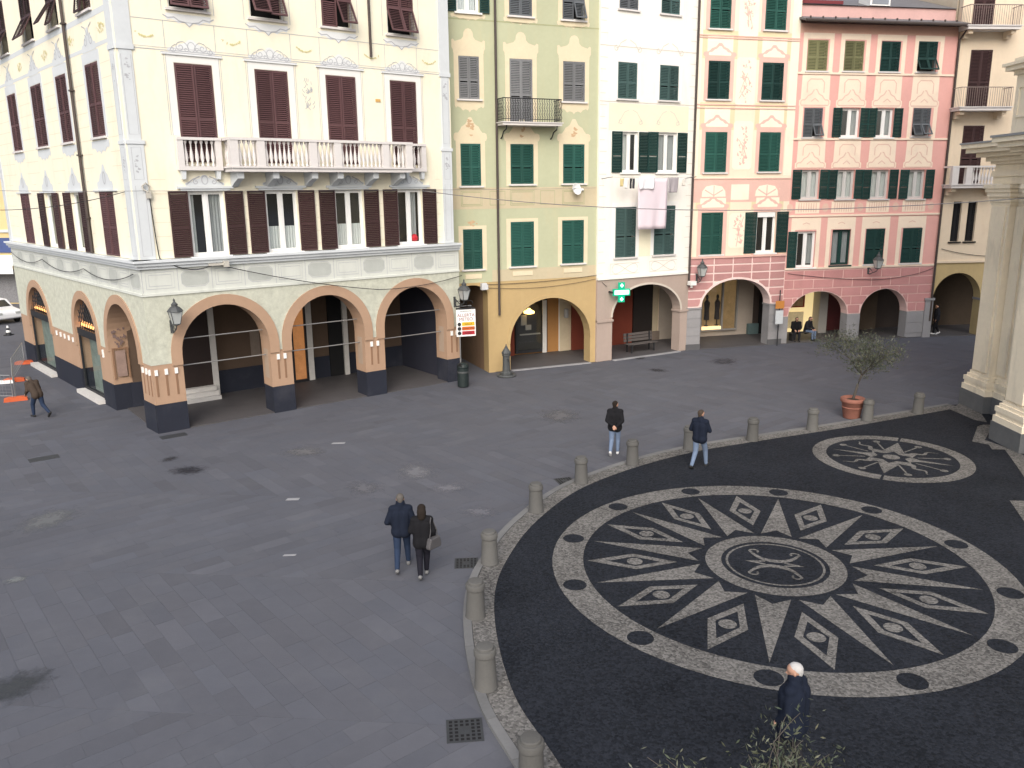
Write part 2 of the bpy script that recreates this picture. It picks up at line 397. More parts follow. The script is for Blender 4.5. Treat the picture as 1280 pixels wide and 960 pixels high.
def curtain(w, h, amp=.03, folds=7):
    mb = MB(); n = folds * 4; pts = [(w * i / n, amp * math.sin(i * math.pi / 2)) for i in range(n + 1)]
    for a, b in zip(pts[:-1], pts[1:]): mb.quad((a[0], a[1], 0), (b[0], b[1], 0), (b[0], b[1], h), (a[0], a[1], h))
    return mb
def win(F, u0, u1, z0, z1, kind='closed', col=None, frame=None, sill=True, flap=(0, 0), curt=None, sw=None, shut=(1, 1), sillm=None):
    """one window: recess with room behind, casement, shutters. kind: closed / open / ajar"""
    w, h = u1 - u0, z1 - z0
    fm = frame or WHITE
    mb = MB()
    if kind == 'closed': mb.frame(-w / 2, w / 2, 0, h, .05, .045, .10)
    else:
        mb.frame(-w / 2, w / 2, 0, h, .06, .12, .20)
        mb.box(-.045, .045, .115, .19, .06, h - .06)
        for s in (-1, 1):
            a, b = (-w / 2 + .06, -.045) if s < 0 else (.045, w / 2 - .06)
            mb.frame(a + .004, b - .004, .064, h - .064, .05, .13, .18)
    o = F.part('window', mb, fm, loc=((u0 + u1) / 2, 0, z0))
    F.part('room_shade', MB().quad((-w / 2, .31, 0), (w / 2, .31, 0), (w / 2, .31, h), (-w / 2, .31, h)), DARK, parent=o)  # flat panel, the unlit room's shade put into its near-black colour
    if kind != 'closed':
        for s in (-1, 1):
            a, b = (-w / 2 + .11, -.095) if s < 0 else (.095, w / 2 - .11)
            F.part('pane', MB().quad((a, .155, .115), (b, .155, .115), (b, .155, h - .115), (a, .155, h - .115)), GLASS, parent=o)
        if curt:
            for (ca, cb, c0, c1, cm) in curt:
                cw = (cb - ca) * w
                F.part('curtain', curtain(cw, (c1 - c0) * h, .022, max(3, int(cw / .09))), cm, parent=o, loc=(-w / 2 + ca * w, .25, c0 * h))
    if sill:
        F.part('sill', MB().box(-w / 2 - .1, w / 2 + .1, -.09, .1, -.075, -.005), sillm or fm if kind != 'closed' else (sillm or BAL_ST), parent=o)
    if kind == 'closed':
        for k, s in enumerate((-1, 1)):
            lw = w / 2 - .015; x = -w / 2 + .008 if s < 0 else .008
            if flap[k]:
                hz = h * .44; lo = leaf_mesh(lw, hz, col, 1); up = leaf_mesh(lw, h - hz, col, 2)
                F.part('shutter', up, loc=(x, .01, hz), parent=o)
                F.part('shutter', lo, loc=(x, .01, hz), parent=o, rot=RX(-math.radians(flap[k])) @ Matrix.Translation((0, 0, -round(hz, 2))))
            else:
                F.part('shutter', leaf_mesh(lw, h - .02, col), loc=(x, .01 + rr(-.006, .006), .01), parent=o, rot=RZ(rr(-.02, .02)))
    elif col is not None:
        lw = sw or w / 2
        if shut[0]: F.part('shutter', leaf_mesh(lw, h, col), loc=(-w / 2 - lw - .01, -.045, 0), parent=o, rot=RZ(rr(-.03, .03)))
        if shut[1]: F.part('shutter', leaf_mesh(lw, h, col), loc=(w / 2 + .01, -.045, 0), parent=o, rot=RZ(rr(-.03, .03)))
    return o
BALM = {}
def baluster(h, r, m):
    k = (round(h, 2), m.name)
    if k not in BALM:
        pr = [(.75, 0), (.75, .07), (.38, .12), (.95, .33), (.8, .45), (.34, .72), (.3, .84), (.75, .92), (.75, 1)]
        BALM[k] = MB().lathe([(a * r, b * h) for a, b in pr], 7).mesh('baluster', m, True)
    return BALM[k]
def spiral(cu, cz, r, turns, a0, n=14, sgn=1):
    return [(cu + r * (1 - .8 * i / n) * math.cos(a0 + sgn * turns * 2 * math.pi * i / n), cz + r * (1 - .8 * i / n) * math.sin(a0 + sgn * turns * 2 * math.pi * i / n)) for i in range(n + 1)]
def mirror(half): return half + [(-x, z) for x, z in reversed(half) if abs(x) > 1e-6]
def shape(half, u, z, sx, sz): return [(u + x * sx, z + y * sz) for x, y in mirror(half)]
PED = [(0, 1), (.1, .98), (.17, .86), (.24, .74), (.36, .66), (.50, .60), (.60, .46), (.72, .34), (.86, .34), (.97, .28), (1, .12), (.94, 0)]
BELL = [(0, 1), (.16, .96), (.27, .84), (.30, .66), (.42, .55), (.62, .50), (.80, .46), (.90, .55), (1, .52), (1, .2), (.92, .1), (.92, 0)]
DROP = [(0, 0), (.14, -.06), (.26, -.28), (.40, -.36), (.55, -.22), (.74, -.3), (.88, -.62), (1.0, -.72), (1.06, -.4), (1.0, 0)]
APRON = [(0, -1), (.1, -.82), (.28, -.74), (.46, -.86), (.6, -.62), (.8, -.5), (.93, -.62), (1, -.4), (1, 0)]
def blots(mb, u, z, w, h, n, y, s=.08):
    for _ in range(n):
        a = rr(-1, 1); b = rr(-1, 1)
        if abs(a) > 1 - abs(b) * .7: continue
        cu, cz = u + a * w / 2, z + b * h / 2; k = rr(.4, 1) * s; t = rr(0, 3.1)
        mb.flat([(cu + k * (1 + .5 * math.sin(3 * q + t)) * math.cos(q) * (1.5 if n % 2 else .7), cz + k * (1 + .4 * math.cos(2 * q + t)) * math.sin(q)) for q in [i * .785 for i in range(8)]], y - rnd() * .002)

# ------------------------------------------------------------------ the ground
SLAB_Z = 0.0
g = link('ground', MB().quad((-300, -150, -.0028), (300, -150, -.0028), (300, 450, -.007), (-300, 450, -.0028)).mesh('ground', PVB)); tag(g, kind='structure')
KO = [(1.9, 6.2), (.75, 8.2), (-.06, 10.19), (-.6, 11.61), (-.93, 13.54), (-.99, 15.39), (-.72, 17.0), (-.04, 19.05), (1.25, 21.37), (3.08, 23.22), (5.29, 24.76), (7.89, 25.95), (11.0, 27.25), (16.3, 29.7)]
def smooth_line(p, n=6):
    out = []
    for i in range(len(p) - 1):
        a, b, c, d = (Vector(p[max(0, i - 1)]), Vector(p[i]), Vector(p[i + 1]), Vector(p[min(len(p) - 1, i + 2)]))
        for k in range(n):
            t = k / n
            out.append(0.5 * ((2 * b) + (c - a) * t + (2 * a - 5 * b + 4 * c - d) * t * t + (3 * b - a - 3 * c + d) * t ** 3))
    out.append(Vector(p[-1])); return out
KL = smooth_line(KO)
def inset(line, d):
    out = []
    for i, p in enumerate(line):
        t = (line[min(len(line) - 1, i + 1)] - line[max(0, i - 1)]).normalized(); out.append(Vector((p.x + t.y * d, p.y - t.x * d)))
    return out
K_IN = inset(KL, .16); K_ST = inset(KL, .17); K_BK = inset(KL, .60)
FZ = 0.05
fore_poly = [tuple(p) for p in K_ST] + [(17.6, 29.7), (17.6, 6.2)]
fc = link('church_forecourt', MB().plan(fore_poly, -.03, FZ).mesh('church_forecourt', PEB_B)); tag(fc, kind='structure')
mbs = MB()
for i in range(len(K_ST) - 1):
    a, b, c, d = K_ST[i], K_ST[i + 1], K_BK[i + 1], K_BK[i]
    mbs.quad((a.x, a.y, FZ + .004), (d.x, d.y, FZ + .004), (c.x, c.y, FZ + .004), (b.x, b.y, FZ + .004))
link('pebble_strip', mbs.mesh('pebble_strip', PEB_W), fc)
kerb = link('kerb', None); tag(kerb, kind='structure')
acc = 0; i0 = 0; k0 = 0
for i in range(1, len(KL)):
    acc += (KL[i] - KL[i - 1]).length
    if acc > .95 or i == len(KL) - 1:
        a, b, c, d = KL[i0], KL[i], K_IN[i], K_IN[i0]; e = (b - a).normalized() * .006
        pts = [a + e] + [KL[q] for q in range(i0 + 1, i)] + [b - e, c - e] + [K_IN[q] for q in range(i - 1, i0, -1)] + [d + e]
        link('kerb_stone', MB().plan([tuple(p) for p in pts], -.03, FZ + rr(.012, .022)).mesh('kerb_stone', KERB), kerb); i0 = i; acc = 0
def fpiece(name, polys, m=None, z=.006, parent=None):
    mb = MB()
    for p in polys: mb.add([(q[0], q[1], FZ + z) for q in p], [tuple(range(len(p)))])
    return link(name, mb.mesh(name, m or PEB_W), parent or fc)
def annulus(c, r1, r2, n=72, a0=0, a1=2 * math.pi):
    ps = []
    for i in range(n):
        t0 = a0 + (a1 - a0) * i / n; t1 = a0 + (a1 - a0) * (i + 1) / n
        ps.append([(c[0] + r1 * math.cos(t0), c[1] + r1 * math.sin(t0)), (c[0] + r2 * math.cos(t0), c[1] + r2 * math.sin(t0)), (c[0] + r2 * math.cos(t1), c[1] + r2 * math.sin(t1)), (c[0] + r1 * math.cos(t1), c[1] + r1 * math.sin(t1))])
    return ps
def disc(c, r, n=28): return [[(c[0] + r * math.cos(2 * math.pi * i / n), c[1] + r * math.sin(2 * math.pi * i / n)) for i in range(n)]]
RC = (5.665, 16.42)
def pol(r, a, c=RC, off=0.0):  # polar point plus a sideways offset
    return (c[0] + r * math.cos(a) - off * math.sin(a), c[1] + r * math.sin(a) + off * math.cos(a))
fpiece('rose_ring', annulus(RC, 4.15, 4.83))
fpiece('rose_inner_ring', annulus(RC, 1.13, 1.47)); fpiece('rose_hairline', annulus(RC, .985, 1.035))
for k in range(12):
    a = math.radians(11.3 + 30 * k)
    fpiece('rose_ray', [[pol(4.02, a), pol(1.58, a, off=.345), pol(1.87, a)], [pol(4.02, a), pol(1.87, a), pol(1.58, a, off=-.345)]])
    fpiece('rose_oval', disc(pol(4.5, a), .245), PEB_B, .010)
    a = math.radians(26.3 + 30 * k)
    oo = [pol(4.06, a), pol(3.02, a, off=.39), pol(2.10, a), pol(3.02, a, off=-.39)]; ii = [pol(3.62, a), pol(3.02, a, off=.235), pol(2.46, a), pol(3.02, a, off=-.235)]
    fpiece('rose_lozenge', [[oo[j], oo[(j + 1) % 4], ii[(j + 1) % 4], ii[j]] for j in range(4)])
    fpiece('rose_disc', disc(pol(3.02, a), .17))
def ribpoly(pts, w):
    ps = []; n = len(pts); Lp = []; Rp = []
    for i in range(n):
        a = pts[max(0, i - 1)]; b = pts[min(n - 1, i + 1)]; dx, dy = b[0] - a[0], b[1] - a[1]; l = math.hypot(dx, dy) or 1; ww = w(i / (n - 1)) / 2 if callable(w) else w / 2
        Lp.append((pts[i][0] - dy / l * ww, pts[i][1] + dx / l * ww)); Rp.append((pts[i][0] + dy / l * ww, pts[i][1] - dx / l * ww))
    return [[Lp[i], Rp[i], Rp[i + 1], Lp[i + 1]] for i in range(n - 1)]
emb = []
e0, e1 = gp(930.4, 703.3, FZ), gp(1003.5, 711.2, FZ); EA = math.atan2(e1.y - e0.y, e1.x - e0.x)
def er(x, y): return (RC[0] + x * math.cos(EA) - y * math.sin(EA), RC[1] + x * math.sin(EA) + y * math.cos(EA))
for s in (1, -1):     # two facing curved arms with curled ends, pointed tips between them
    arm = [er(t * .52, s * (.13 + .40 * abs(t) ** 2.6)) for t in [-1 + i / 12 for i in range(25)]]
    emb += ribpoly(arm, lambda t: .06 + .085 * math.sin(math.pi * t))
    for sg in (1, -1):
        cx, cy = sg * .43, s * .55
        emb += ribpoly([er(cx + sg * .10 * math.cos(q) * (1 - .06 * q), cy + s * .10 * math.sin(q) * (1 - .06 * q)) for q in [-.3 + .38 * j for j in range(12)]], lambda t: .06 * (1 - .25 * t))
for s in (1, -1):
    emb += [[er(s * .18, .12), er(s * .62, .0), er(s * .36, -.0), er(s * .2, .05)], [er(s * .2, -.05), er(s * .36, -.0), er(s * .62, .0), er(s * .18, -.12)]]
fpiece('rose_emblem', emb)
# the small rose
SR = (11.42, 23.53)
fpiece('small_rose_ring', annulus(SR, 1.84, 2.24, 36, math.radians(60), math.radians(238)) + annulus(SR, 1.84, 2.24, 36, math.radians(240), math.radians(418)))
def star(n, r1, r2, a0): return [pol(r1 if k % 2 == 0 else r2, a0 + math.pi * k / n, SR) for k in range(2 * n)]
A0 = math.radians(59)
fpiece('small_rose_star', [star(8, .92, .60, A0)]); fpiece('small_rose_heart', [star(6, .62, .38, A0)], PEB_B, .010); fpiece('small_rose_disc', disc(SR, .24), z=.014)
for k in (0, 1): fpiece('small_rose_point', [[pol(.60, A0 + math.pi * k, SR, .30), pol(1.66, A0 + math.pi * k, SR), pol(.60, A0 + math.pi * k, SR, -.30)]], z=.008)
for k in range(16):
    if k % 8 == 0: continue
    a = A0 + k * math.pi / 8
    if k % 4 == 2: fpiece('small_rose_wave', ribpoly([pol(.7 + .92 * i / 14, a, SR, .075 * math.sin(i * .8)) for i in range(15)], lambda t: .17 * (1 - .85 * t)), z=.009)
    elif k % 4 == 0: fpiece('small_rose_point', [[pol(.7, a, SR, .11), pol(1.7, a, SR), pol(.7, a, SR, -.11)]], z=.0085)
    else: fpiece('small_rose_spoke', ribpoly([pol(.75, a, SR), pol(1.5, a, SR)], .055) + disc(pol(1.585, a, SR), .11, 12), z=.0075)
fpiece('pale_triangle', [[(12.86, 19.94), (11.9, 17.1), (13.4, 16.9), (15.6, 19.6)]])
# white strips stepping along the church wall
for pl_ in ([(1188, 512), (1200, 504), (1227, 518), (1234, 528), (1218, 525)], [(1229, 531), (1242, 531), (1231, 550), (1253, 558), (1256, 562), (1240, 562), (1236, 556), (1215, 552), (1222, 533)], [(1253, 558), (1279, 569), (1300, 590), (1290, 612), (1276, 590), (1264, 573), (1256, 562)]):
    fpiece('wall_strip', [[tuple(gp(*q, FZ)[:2]) for q in pl_]])

# ------------------------------------------------------------------ paving slabs
def in_poly(x, y, P):
    c = False; n = len(P)
    for i in range(n):
        a, b = P[i], P[i - 1]
        if (a[1] > y) != (b[1] > y) and x < (b[0] - a[0]) * (y - a[1]) / (b[1] - a[1]) + a[0]: c = not c
    return c
PLAZA = [(-40, 62), (-24.0, 41.0), (-12.0, 28.2), (-2.4, 35.6), (-1.0, 37), (4.2, 39.2), (8.9, 41.9), (14.2, 43.4), (22.7, 45.0), (34, 46), (34, 6), (-34, 6)]
fin = [tuple(p) for p in inset(KL, .1)] + [(19, 29.4), (19, 6)]
bdir = Vector((4.21, -.38)).normalized(); bper = Vector((-bdir.y, bdir.x)); b0 = Vector((-7, 16.34))
slabs = []
BW = 4.7; JT = .006
for band in range(-3, 8):
    ang = math.radians(45 if band % 2 == 0 else -45) + math.atan2(bdir.y, bdir.x)
    d1 = Vector((math.cos(ang), math.sin(ang))); d2 = Vector((-d1.y, d1.x))
    cc = b0 + bper * ((band + .5) * BW)
    row = -70
    while row < 70:
        w = .38; s = -46 + rr(0, .6)
        while s < 46:
            l = rr(.7, 1.25); c = cc + d1 * (s + l / 2) + d2 * (row * w + w / 2)
            hl = l / 2 - JT / 2; hw = w / 2 - JT / 2
            q = [c + d1 * sx * hl + d2 * sy * hw for sx, sy in ((-1, -1), (1, -1), (1, 1), (-1, 1))]
            s += l
            if c.y > 46 or c.y < 6 or c.x < -30 or c.x > 30: continue
            t0, t1 = band * BW + .004, (band + 1) * BW - .004
            tt = [(p - b0).dot(bper) for p in q]
            if max(tt) < t0 or min(tt) > t1: continue
            whole = min(tt) >= t0 and max(tt) <= t1
            px = topx((c.x, c.y, 0))
            if not (-140 < px[0] < 1420 and 360 < px[1] < 1080): continue
            if not in_poly(c.x, c.y, PLAZA) or in_poly(c.x, c.y, fin): continue
            if not whole:
                for lim, sg in ((t0, 1), (t1, -1)):
                    nq = []
                    for i in range(len(q)):
                        a, b = q[i], q[(i + 1) % len(q)]; da, db = sg * ((a - b0).dot(bper) - lim), sg * ((b - b0).dot(bper) - lim)
                        if da >= 0: nq.append(a)
                        if (da >= 0) != (db >= 0): nq.append(a + (b - a) * (da / (da - db)))
                    q = nq
                    if len(q) < 3: break
                if len(q) < 3: continue
            slabs.append((px[1] if 0 < px[0] < 1280 and px[1] < 950 else 0, whole, c, ang, l, q))
        row += 1
pave = link('paving', None); tag(pave, kind='structure')
slabs.sort(key=lambda t: -t[0])
SLM = {}
rest = MB(); nb = 0
for sc_, whole, c, ang, l, q in slabs:
    dz = rr(-.0012, .0012)
    if nb < 300 and whole and sc_ > 0:
        lk = round(l * 8) / 8; key = lk
        if key not in SLM:
            hl, hw = .5, .187
            SLM[key] = MB().plan([(-.5, -hw), (.5, -hw), (.5, hw), (-.5, hw)], -.03, 0).mesh('slab', PV)
        o = link('slab', SLM[key], pave, (c.x, c.y, dz), ang); o.scale = (l - JT, 1, 1); nb += 1
    else:
        n = len(q); rest.add([(p.x, p.y, dz) for p in q] + [(p.x, p.y, -.03) for p in q], [tuple(range(n))] + [(i, i + n, (i + 1) % n + n, (i + 1) % n) for i in range(n)])
tag(link('slab_field', rest.mesh('slab_field', PVS), pave), kind='stuff')

# ================================================================== building A: cream corner palazzo
def body(F, L, z0, z1, dep, m, y=.5, u0=0.0, roof=None):
    F.part('rear_block', MB().box(u0 + .03, L - .03, y, dep, z0, z1), m)  # unseen rear of the house as a plain box, added to block light
A = thing('corner_palazzo', 'cream corner palazzo with maroon shutters, stone balustrade and brown arcade', 'building', (-12.18, 27.126, 0))
FA = Fac(A, (-12.18, 27.126), (.791, .6118)); LA = 12.62; LU = 12.42
FS = Fac(A, (-24.34, 40.46), (.6737, -.739)); LS = 18.05
HA = 19.0
wA2 = [(1.72, 2.94), (4.39, 5.58), (7.02, 8.21), (9.67, 10.82)]
wA1 = [(1.75, 2.97), (4.41, 5.63), (7.10, 8.30), (9.78, 10.93)]
rects = [(a, b, 9.05, 12.17) for a, b in wA2] + [(a, b, 5.93, 8.12) for a, b in wA1] + [(a, b, 13.82, 15.95) for a, b in wA2]
zone(FA, 'wall', 0, LU, 5.93, HA, PL_A, rects)
sA2 = [(3.54, 4.97), (7.54, 9.09), (11.2, 12.5), (14.85, 16.2)]
sA1 = [(3.35, 4.85, 'c'), (7.4, 8.75, 'o'), (11.2, 12.45, 'o'), (14.75, 16.2, 'c')]
srects = [(a, b, 9.95, 12.3) for a, b in sA2] + [(a, b, 5.95, 8.14) for a, b, k in sA1] + [(a, b, 13.9, 15.95) for a, b in sA2]
zone(FS, 'wall', 0, LS, 5.93, HA, PL_A, srects)
arA = [(1.03, 4.15, 2.67, 4.24), (4.99, 8.03, 2.70, 4.24), (8.92, 11.91, 2.72, 4.24)]
for z0, z1, m, y0, nm in [(0, 1.0, A_NAVY, -.03, 'base_course'), (1.0, 2.38, A_BROWN, 0, 'pier_wall'), (2.38, 4.72, A_ROUGH, -.012, 'roughcast_wall')]:
    zone(FA, nm, 0, LA, z0, z1, m, arches=arA, t=.82, y0=y0, cap=(nm == 'base_course'), sof=A_BROWN if nm == 'roughcast_wall' else None)
for a in arA: archivolt(FA, a, .36, A_BROWN, -.06, leg=2.30)
# side: one open arcade arch (u 13.7-16.9) and two shop arches
arS = [(LS - 4.34, LS - 1.12, 2.64, 4.24), (LS - 8.55, LS - 5.72, 2.62, 4.03), (LS - 16.2, LS - 12.55, 2.2, 3.95)]
for z0, z1, m, y0, nm in [(0, 1.0, A_NAVY, -.03, 'base_course'), (1.0, 2.38, A_BROWN, 0, 'pier_wall'), (2.38, 4.72, A_ROUGH, -.012, 'roughcast_wall')]:
    zone(FS, nm, 0, LS, z0, z1, m, arches=arS, t=.80, y0=y0, cap=(nm == 'base_course'), sof=A_BROWN if nm == 'roughcast_wall' else None)
for i, a in enumerate(arS): archivolt(FS, a, .33, A_BROWN, -.06, leg=2.0 if i else 2.30)
for F, L in ((FA, LA), (FS, LS)):
    zone(F, 'frieze', 0, L, 4.72, 5.62, A_FRIEZE, t=.6, y0=-.02)
    F.part('cornice', MB().box(-.12 if F is FA else 0, L + (.0 if F is FA else .12), -.12, .3, 5.62, 5.72).box(-.2 if F is FA else 0, L + (0 if F is FA else .2), -.2, .3, 5.722, 5.83).box(-.28 if F is FA else 0, L + (0 if F is FA else .28), -.28, .3, 5.832, 5.915), PL_A_GREY)
    F.part('frieze_moulding', MB().box(-.05 if F is FA else 0, L + (0 if F is FA else .05), -.055, 0, 4.72, 4.80), A_FRIEZE)
    mb = MB(); mb2 = MB(); n = int(L / 1.12); st = L / n
    for k in range(n):
        a = k * st + .12; b = (k + 1) * st - .12
        mb.ribbon([(a - .12, 4.84), (a - .12, 5.6)], .018, -.026)
        if k % 2:
            e = .14; pts = [(a + e, 4.95), (b - e, 4.95), (b, 5.07), (b, 5.38), (b - e, 5.5), (a + e, 5.5), (a, 5.38), (a, 5.07), (a + e, 4.95)]
            mb.ribbon(pts, .018, -.026); mb2.flat([(u, 4.98 + (z - 4.95) * .88) for u, z in pts[:-1]], -.024)
        else:
            for e in (0, .09): mb.ribbon([(a + e, 4.95 + e), (b - e, 4.95 + e), (b - e, 5.5 - e), (a + e, 5.5 - e), (a + e, 4.95 + e)], .016, -.026)
    F.part('painted_lines', mb, PL_LINE); F.part('painted_panels', mb2, mat('paint_grey_panel', (.44, .46, .43), .9, .1, 3))
# windows, front
fl = [(18, 18), (32, 26), (0, 30), (24, 24)]
for i, (a, b) in enumerate(wA2):
    win(FA, a, b, 9.05, 12.17, 'closed', MAROON, sill=False)
    win(FA, a, b, 13.82, 15.95, 'closed', MAROON, flap=fl[i])
cu = [[(.08, .2, .05, .95, CURT), (.52, .95, .05, .95, CURT_G)], [(.06, .48, .05, .42, CURT), (.52, .94, .05, .42, CURT)], [(.06, .45, .05, .42, CURT), (.60, .94, .05, .42, CURT)], [(.55, .85, .05, .95, CURT_G)]]
for i, (a, b) in enumerate(wA1): win(FA, a, b, 5.95, 8.12, 'open', MAROON_D, sw=.63, curt=cu[i], sill=True)
for i, (a, b) in enumerate(sA2):
    win(FS, a, b, 9.95, 12.3, 'closed', MAROON); win(FS, a, b, 13.9, 15.95, 'closed', MAROON_D, flap=[(30, 30), (28, 28), (34, 20), (10, 0)][i])
for i, (a, b, k) in enumerate(sA1):
    if k == 'c': win(FS, a, b, 5.95, 8.14, 'closed', MAROON, sill=False)
    else: win(FS, a, b, 5.95, 8.14, 'open', MAROON_D, sw=.85, curt=[(.1, .9, .05, .95, CURT)], sill=False)
# painted ornaments
ln = MB(); pn = MB(); gar = MB(); gz = MB(); ros = MB(); fillp = MB()
for (a, b) in wA2:
    c = (a + b) / 2
    pn.ring([(a - .01, 9.9), (a - .01, 12.18), (b + .01, 12.18), (b + .01, 9.9)], [(a - .24, 9.9), (a - .24, 12.4), (b + .24, 12.4), (b + .24, 9.9)], -.006, 0)
    for e in (.24, .3): ln.ribbon([(a - e, 9.9), (a - e, 12.36 + e * .2), (b + e, 12.36 + e * .2), (b + e, 9.9)], .016, -.010)
    ln.ribbon([(a - .38, 12.47), (b + .38, 12.47)], .03, -.010)
    for s in (-1, 1):
        ln.ribbon(spiral(c + s * .36, 12.66, .15, 1.3, math.pi / 2, sgn=-s), .022, -.010); ln.ribbon(spiral(c + s * .60, 12.58, .10, 1.2, 0 if s < 0 else math.pi, sgn=s), .02, -.010)
        ln.ribbon([(c + s * .08, 12.62), (c + s * .16, 12.76), (c + s * .26, 12.84), (c + s * .42, 12.80)], .02, -.010)
    ln.ribbon([(c + .12 * math.cos(q), 12.68 + .15 * math.sin(q)) for q in [i * .45 for i in range(15)]], .02, -.010)
    fillp.flat(shape(PED, c, 12.49, .78, .42), -.006); fillp.flat(shape(APRON, c, 13.66, .72, .34), -.006); fillp.box(a - .36, b + .36, -.05, 0, 12.405, 12.45)
    for s in (-1, 1):
        ln.ribbon(spiral(c + s * .17, 12.60, .08, 1.0, 0, sgn=s), .02, -.0105); ln.ribbon([(c + s * .7, 12.52), (c + s * .62, 12.66), (c + s * .5, 12.74)], .02, -.0105)
    # apron under the top row
    ln.ribbon([(a - .2, 13.6), (a - .05, 13.52), (a + .15, 13.55), (a + .3, 13.45), (c - .12, 13.42), (c, 13.3), (c + .12, 13.42), (b - .3, 13.45), (b - .15, 13.55), (b + .05, 13.52), (b + .2, 13.6)], .035, -.010)
    ln.ribbon([(a - .22, 13.72), (a - .22, 15.9)], .016, -.010); ln.ribbon([(b + .22, 13.72), (b + .22, 15.9)], .016, -.010)
for (a, b) in wA1:
    c = (a + b) / 2
    gz.box(a - .33, b + .33, -.09, 0, 8.20, 8.28); gz.box(a - .22, b + .22, -.05, 0, 8.13, 8.198)
    for s in (-1, 1):
        ln.ribbon(spiral(c + s * .3, 8.42, .10, 1.2, math.pi / 2, sgn=-s), .03, -.010); ln.ribbon([(c + s * .16, 8.60), (c + s * .4, 8.5), (c + s * .62, 8.33)], .04, -.010)
        ln.ribbon(spiral(c + s * 1.08, 7.75, .09, 1.1, 1, sgn=s), .025, -.010)
    ln.ribbon([(c + .10 * math.cos(q), 8.48 + .14 * math.sin(q)) for q in [i * .45 for i in range(15)]], .035, -.010)
    gz.flat(shape(PED, c, 8.285, .66, .36), -.006)
ln.ribbon([(.55, 12.53), (11.95, 12.53)], .022, -.010); ln.ribbon([(.55, 12.60), (11.95, 12.60)], .012, -.010); ln.ribbon([(.55, 13.42), (11.95, 13.42)], .016, -.010)
edges = [1.2, 1.2]
for k in range(5):
    u = [.95, 3.67, 6.3, 8.95, 11.45][k]
    ln.ribbon([(u - .55, 12.6), (u - .55, 13.42)], .016, -.010); ln.ribbon([(u + .55, 12.6), (u + .55, 13.42)], .016, -.010)
    for _ in range(26):
        t = rr(-1, 1); cz = 13.02 - .14 * (1 - t * t); cu_ = u + t * .32; q = rr(0, 6.28); s = rr(.03, .06)
        gar.flat([(cu_ + s * math.cos(q), cz + s * math.sin(q)), (cu_ + .4 * s * math.cos(q + 1.6), cz + .4 * s * math.sin(q + 1.6)), (cu_ - s * math.cos(q), cz - s * math.sin(q)), (cu_ + .4 * s * math.cos(q - 1.6), cz + .4 * s * math.sin(q - 1.6))], -.010 - rnd() * .002)
for k in range(30):   # painted trophy between the middle balcony windows
    q = rr(0, 6.28); gar_u = 6.3 + rr(-.16, .16); zz = 11.4 + rr(-.5, .5); ln.ribbon([(gar_u, zz), (gar_u + .07 * math.cos(q), zz + .05), (gar_u + .1 * math.cos(q), zz + .12)], .02, -.010 - rnd() * .002)
# faint painted courses
for F, L, zz in ((FA, LU, [6.2 + .46 * k for k in range(6)]), (FS, LS, [6.2 + .46 * k for k in range(14)])):
    cl_ = MB()
    sp_ = [(a - (.66 if F is FA else 1.0), b + (.66 if F is FA else 1.0)) for a, b in (wA1 if F is FA else [q[:2] for q in sA1])]
    for z in zz:
        cuts = sp_ if z < 8.75 else [(a - .3, b + .3) for a, b in sA2]
        x = .62
        for a, b in cuts + [(L - .62, L)]:
            if a > x + .1: cl_.ribbon([(x, z), (a, z)], .014, -.004)
            x = b
    F.part('painted_lines', cl_, mat('paint_course_tan', (.68, .60, .44), .9, .1, 3))
# corner pilaster strips
for F, ua, ub in ((FA, .03, .52), (FS, LS - .55, LS - .03), (FA, 11.93, 12.40), (FS, .05, .6)):
    q = MB().box(ua, ub, -.03, 0, 5.93, 9.6).box(ua - .04 if F is not FS else ua, ub + .04 if F is not FS else ub, -.06, 0, 9.602, 9.72).box(ua + .05, ub - .05, -.03, 0, 9.722, 12.45).box(ua - .02, ub + .02, -.06, 0, 12.452, 12.6).box(ua, ub, -.03, 0, 12.602, HA - .01)
    F.part('painted_pilaster', q, PL_A_GREY)
    l2 = MB()
    for z0, z1 in ((6.05, 8.3), (8.5, 9.5), (9.9, 12.3)):
        l2.ribbon([(ua + .1, z0), (ub - .1, z0), (ub - .1, z1), (ua + .1, z1), (ua + .1, z0)], .014, -.034)
    blots(l2, (ua + ub) / 2, 9.05, .2, .7, 17, -.034, .035); blots(l2, (ua + ub) / 2, 11.8, .2, .8, 17, -.034, .035)
    F.part('painted_lines', l2, PL_LINE)
FA.part('painted_field', fillp, mat('paint_ash', (.70, .715, .71), .9, .08, 2)); FA.part('painted_ornament', ln, PL_LINE); FA.part('painted_surround', pn, PL_A_LT); FA.part('window_cap', gz, PL_A_GREY); FA.part('painted_garlands', gar, PL_LEAF)
ln = MB(); pn = MB(); pl = MB(); gr = MB()
for a, b in sA2:
    c = (a + b) / 2
    pn.ring([(a - .01, 9.9), (a - .01, 12.31), (b + .01, 12.31), (b + .01, 9.9)], [(a - .25, 9.9), (a - .25, 12.65), (b + .25, 12.65), (b + .25, 9.9)], -.006, 0)
    pn.flat(shape(APRON, c, 9.83, .95, .45), -.006); pn.flat(shape(PED, c, 12.66, .75, .75), -.006)
    for s in (-1, 1): ln.ribbon(spiral(c + s * .3, 13.0, .2, 1.2, 1.5, sgn=s), .04, -.010)
    ln.ribbon([(c - .5, 13.5), (c - .2, 13.4), (c, 13.15), (c + .2, 13.4), (c + .5, 13.5)], .04, -.010)
for a, b, k in sA1:
    c = (a + b) / 2
    pn.flat(shape(PED, c, 8.2, .85, .85), -.006); pn.box(a - .5, b + .5, -.06, 0, 8.14, 8.195)
    ln.ribbon([(c + .12 * math.cos(q), 8.6 + .2 * math.sin(q)) for q in [i * .45 for i in range(15)]], .05, -.012)
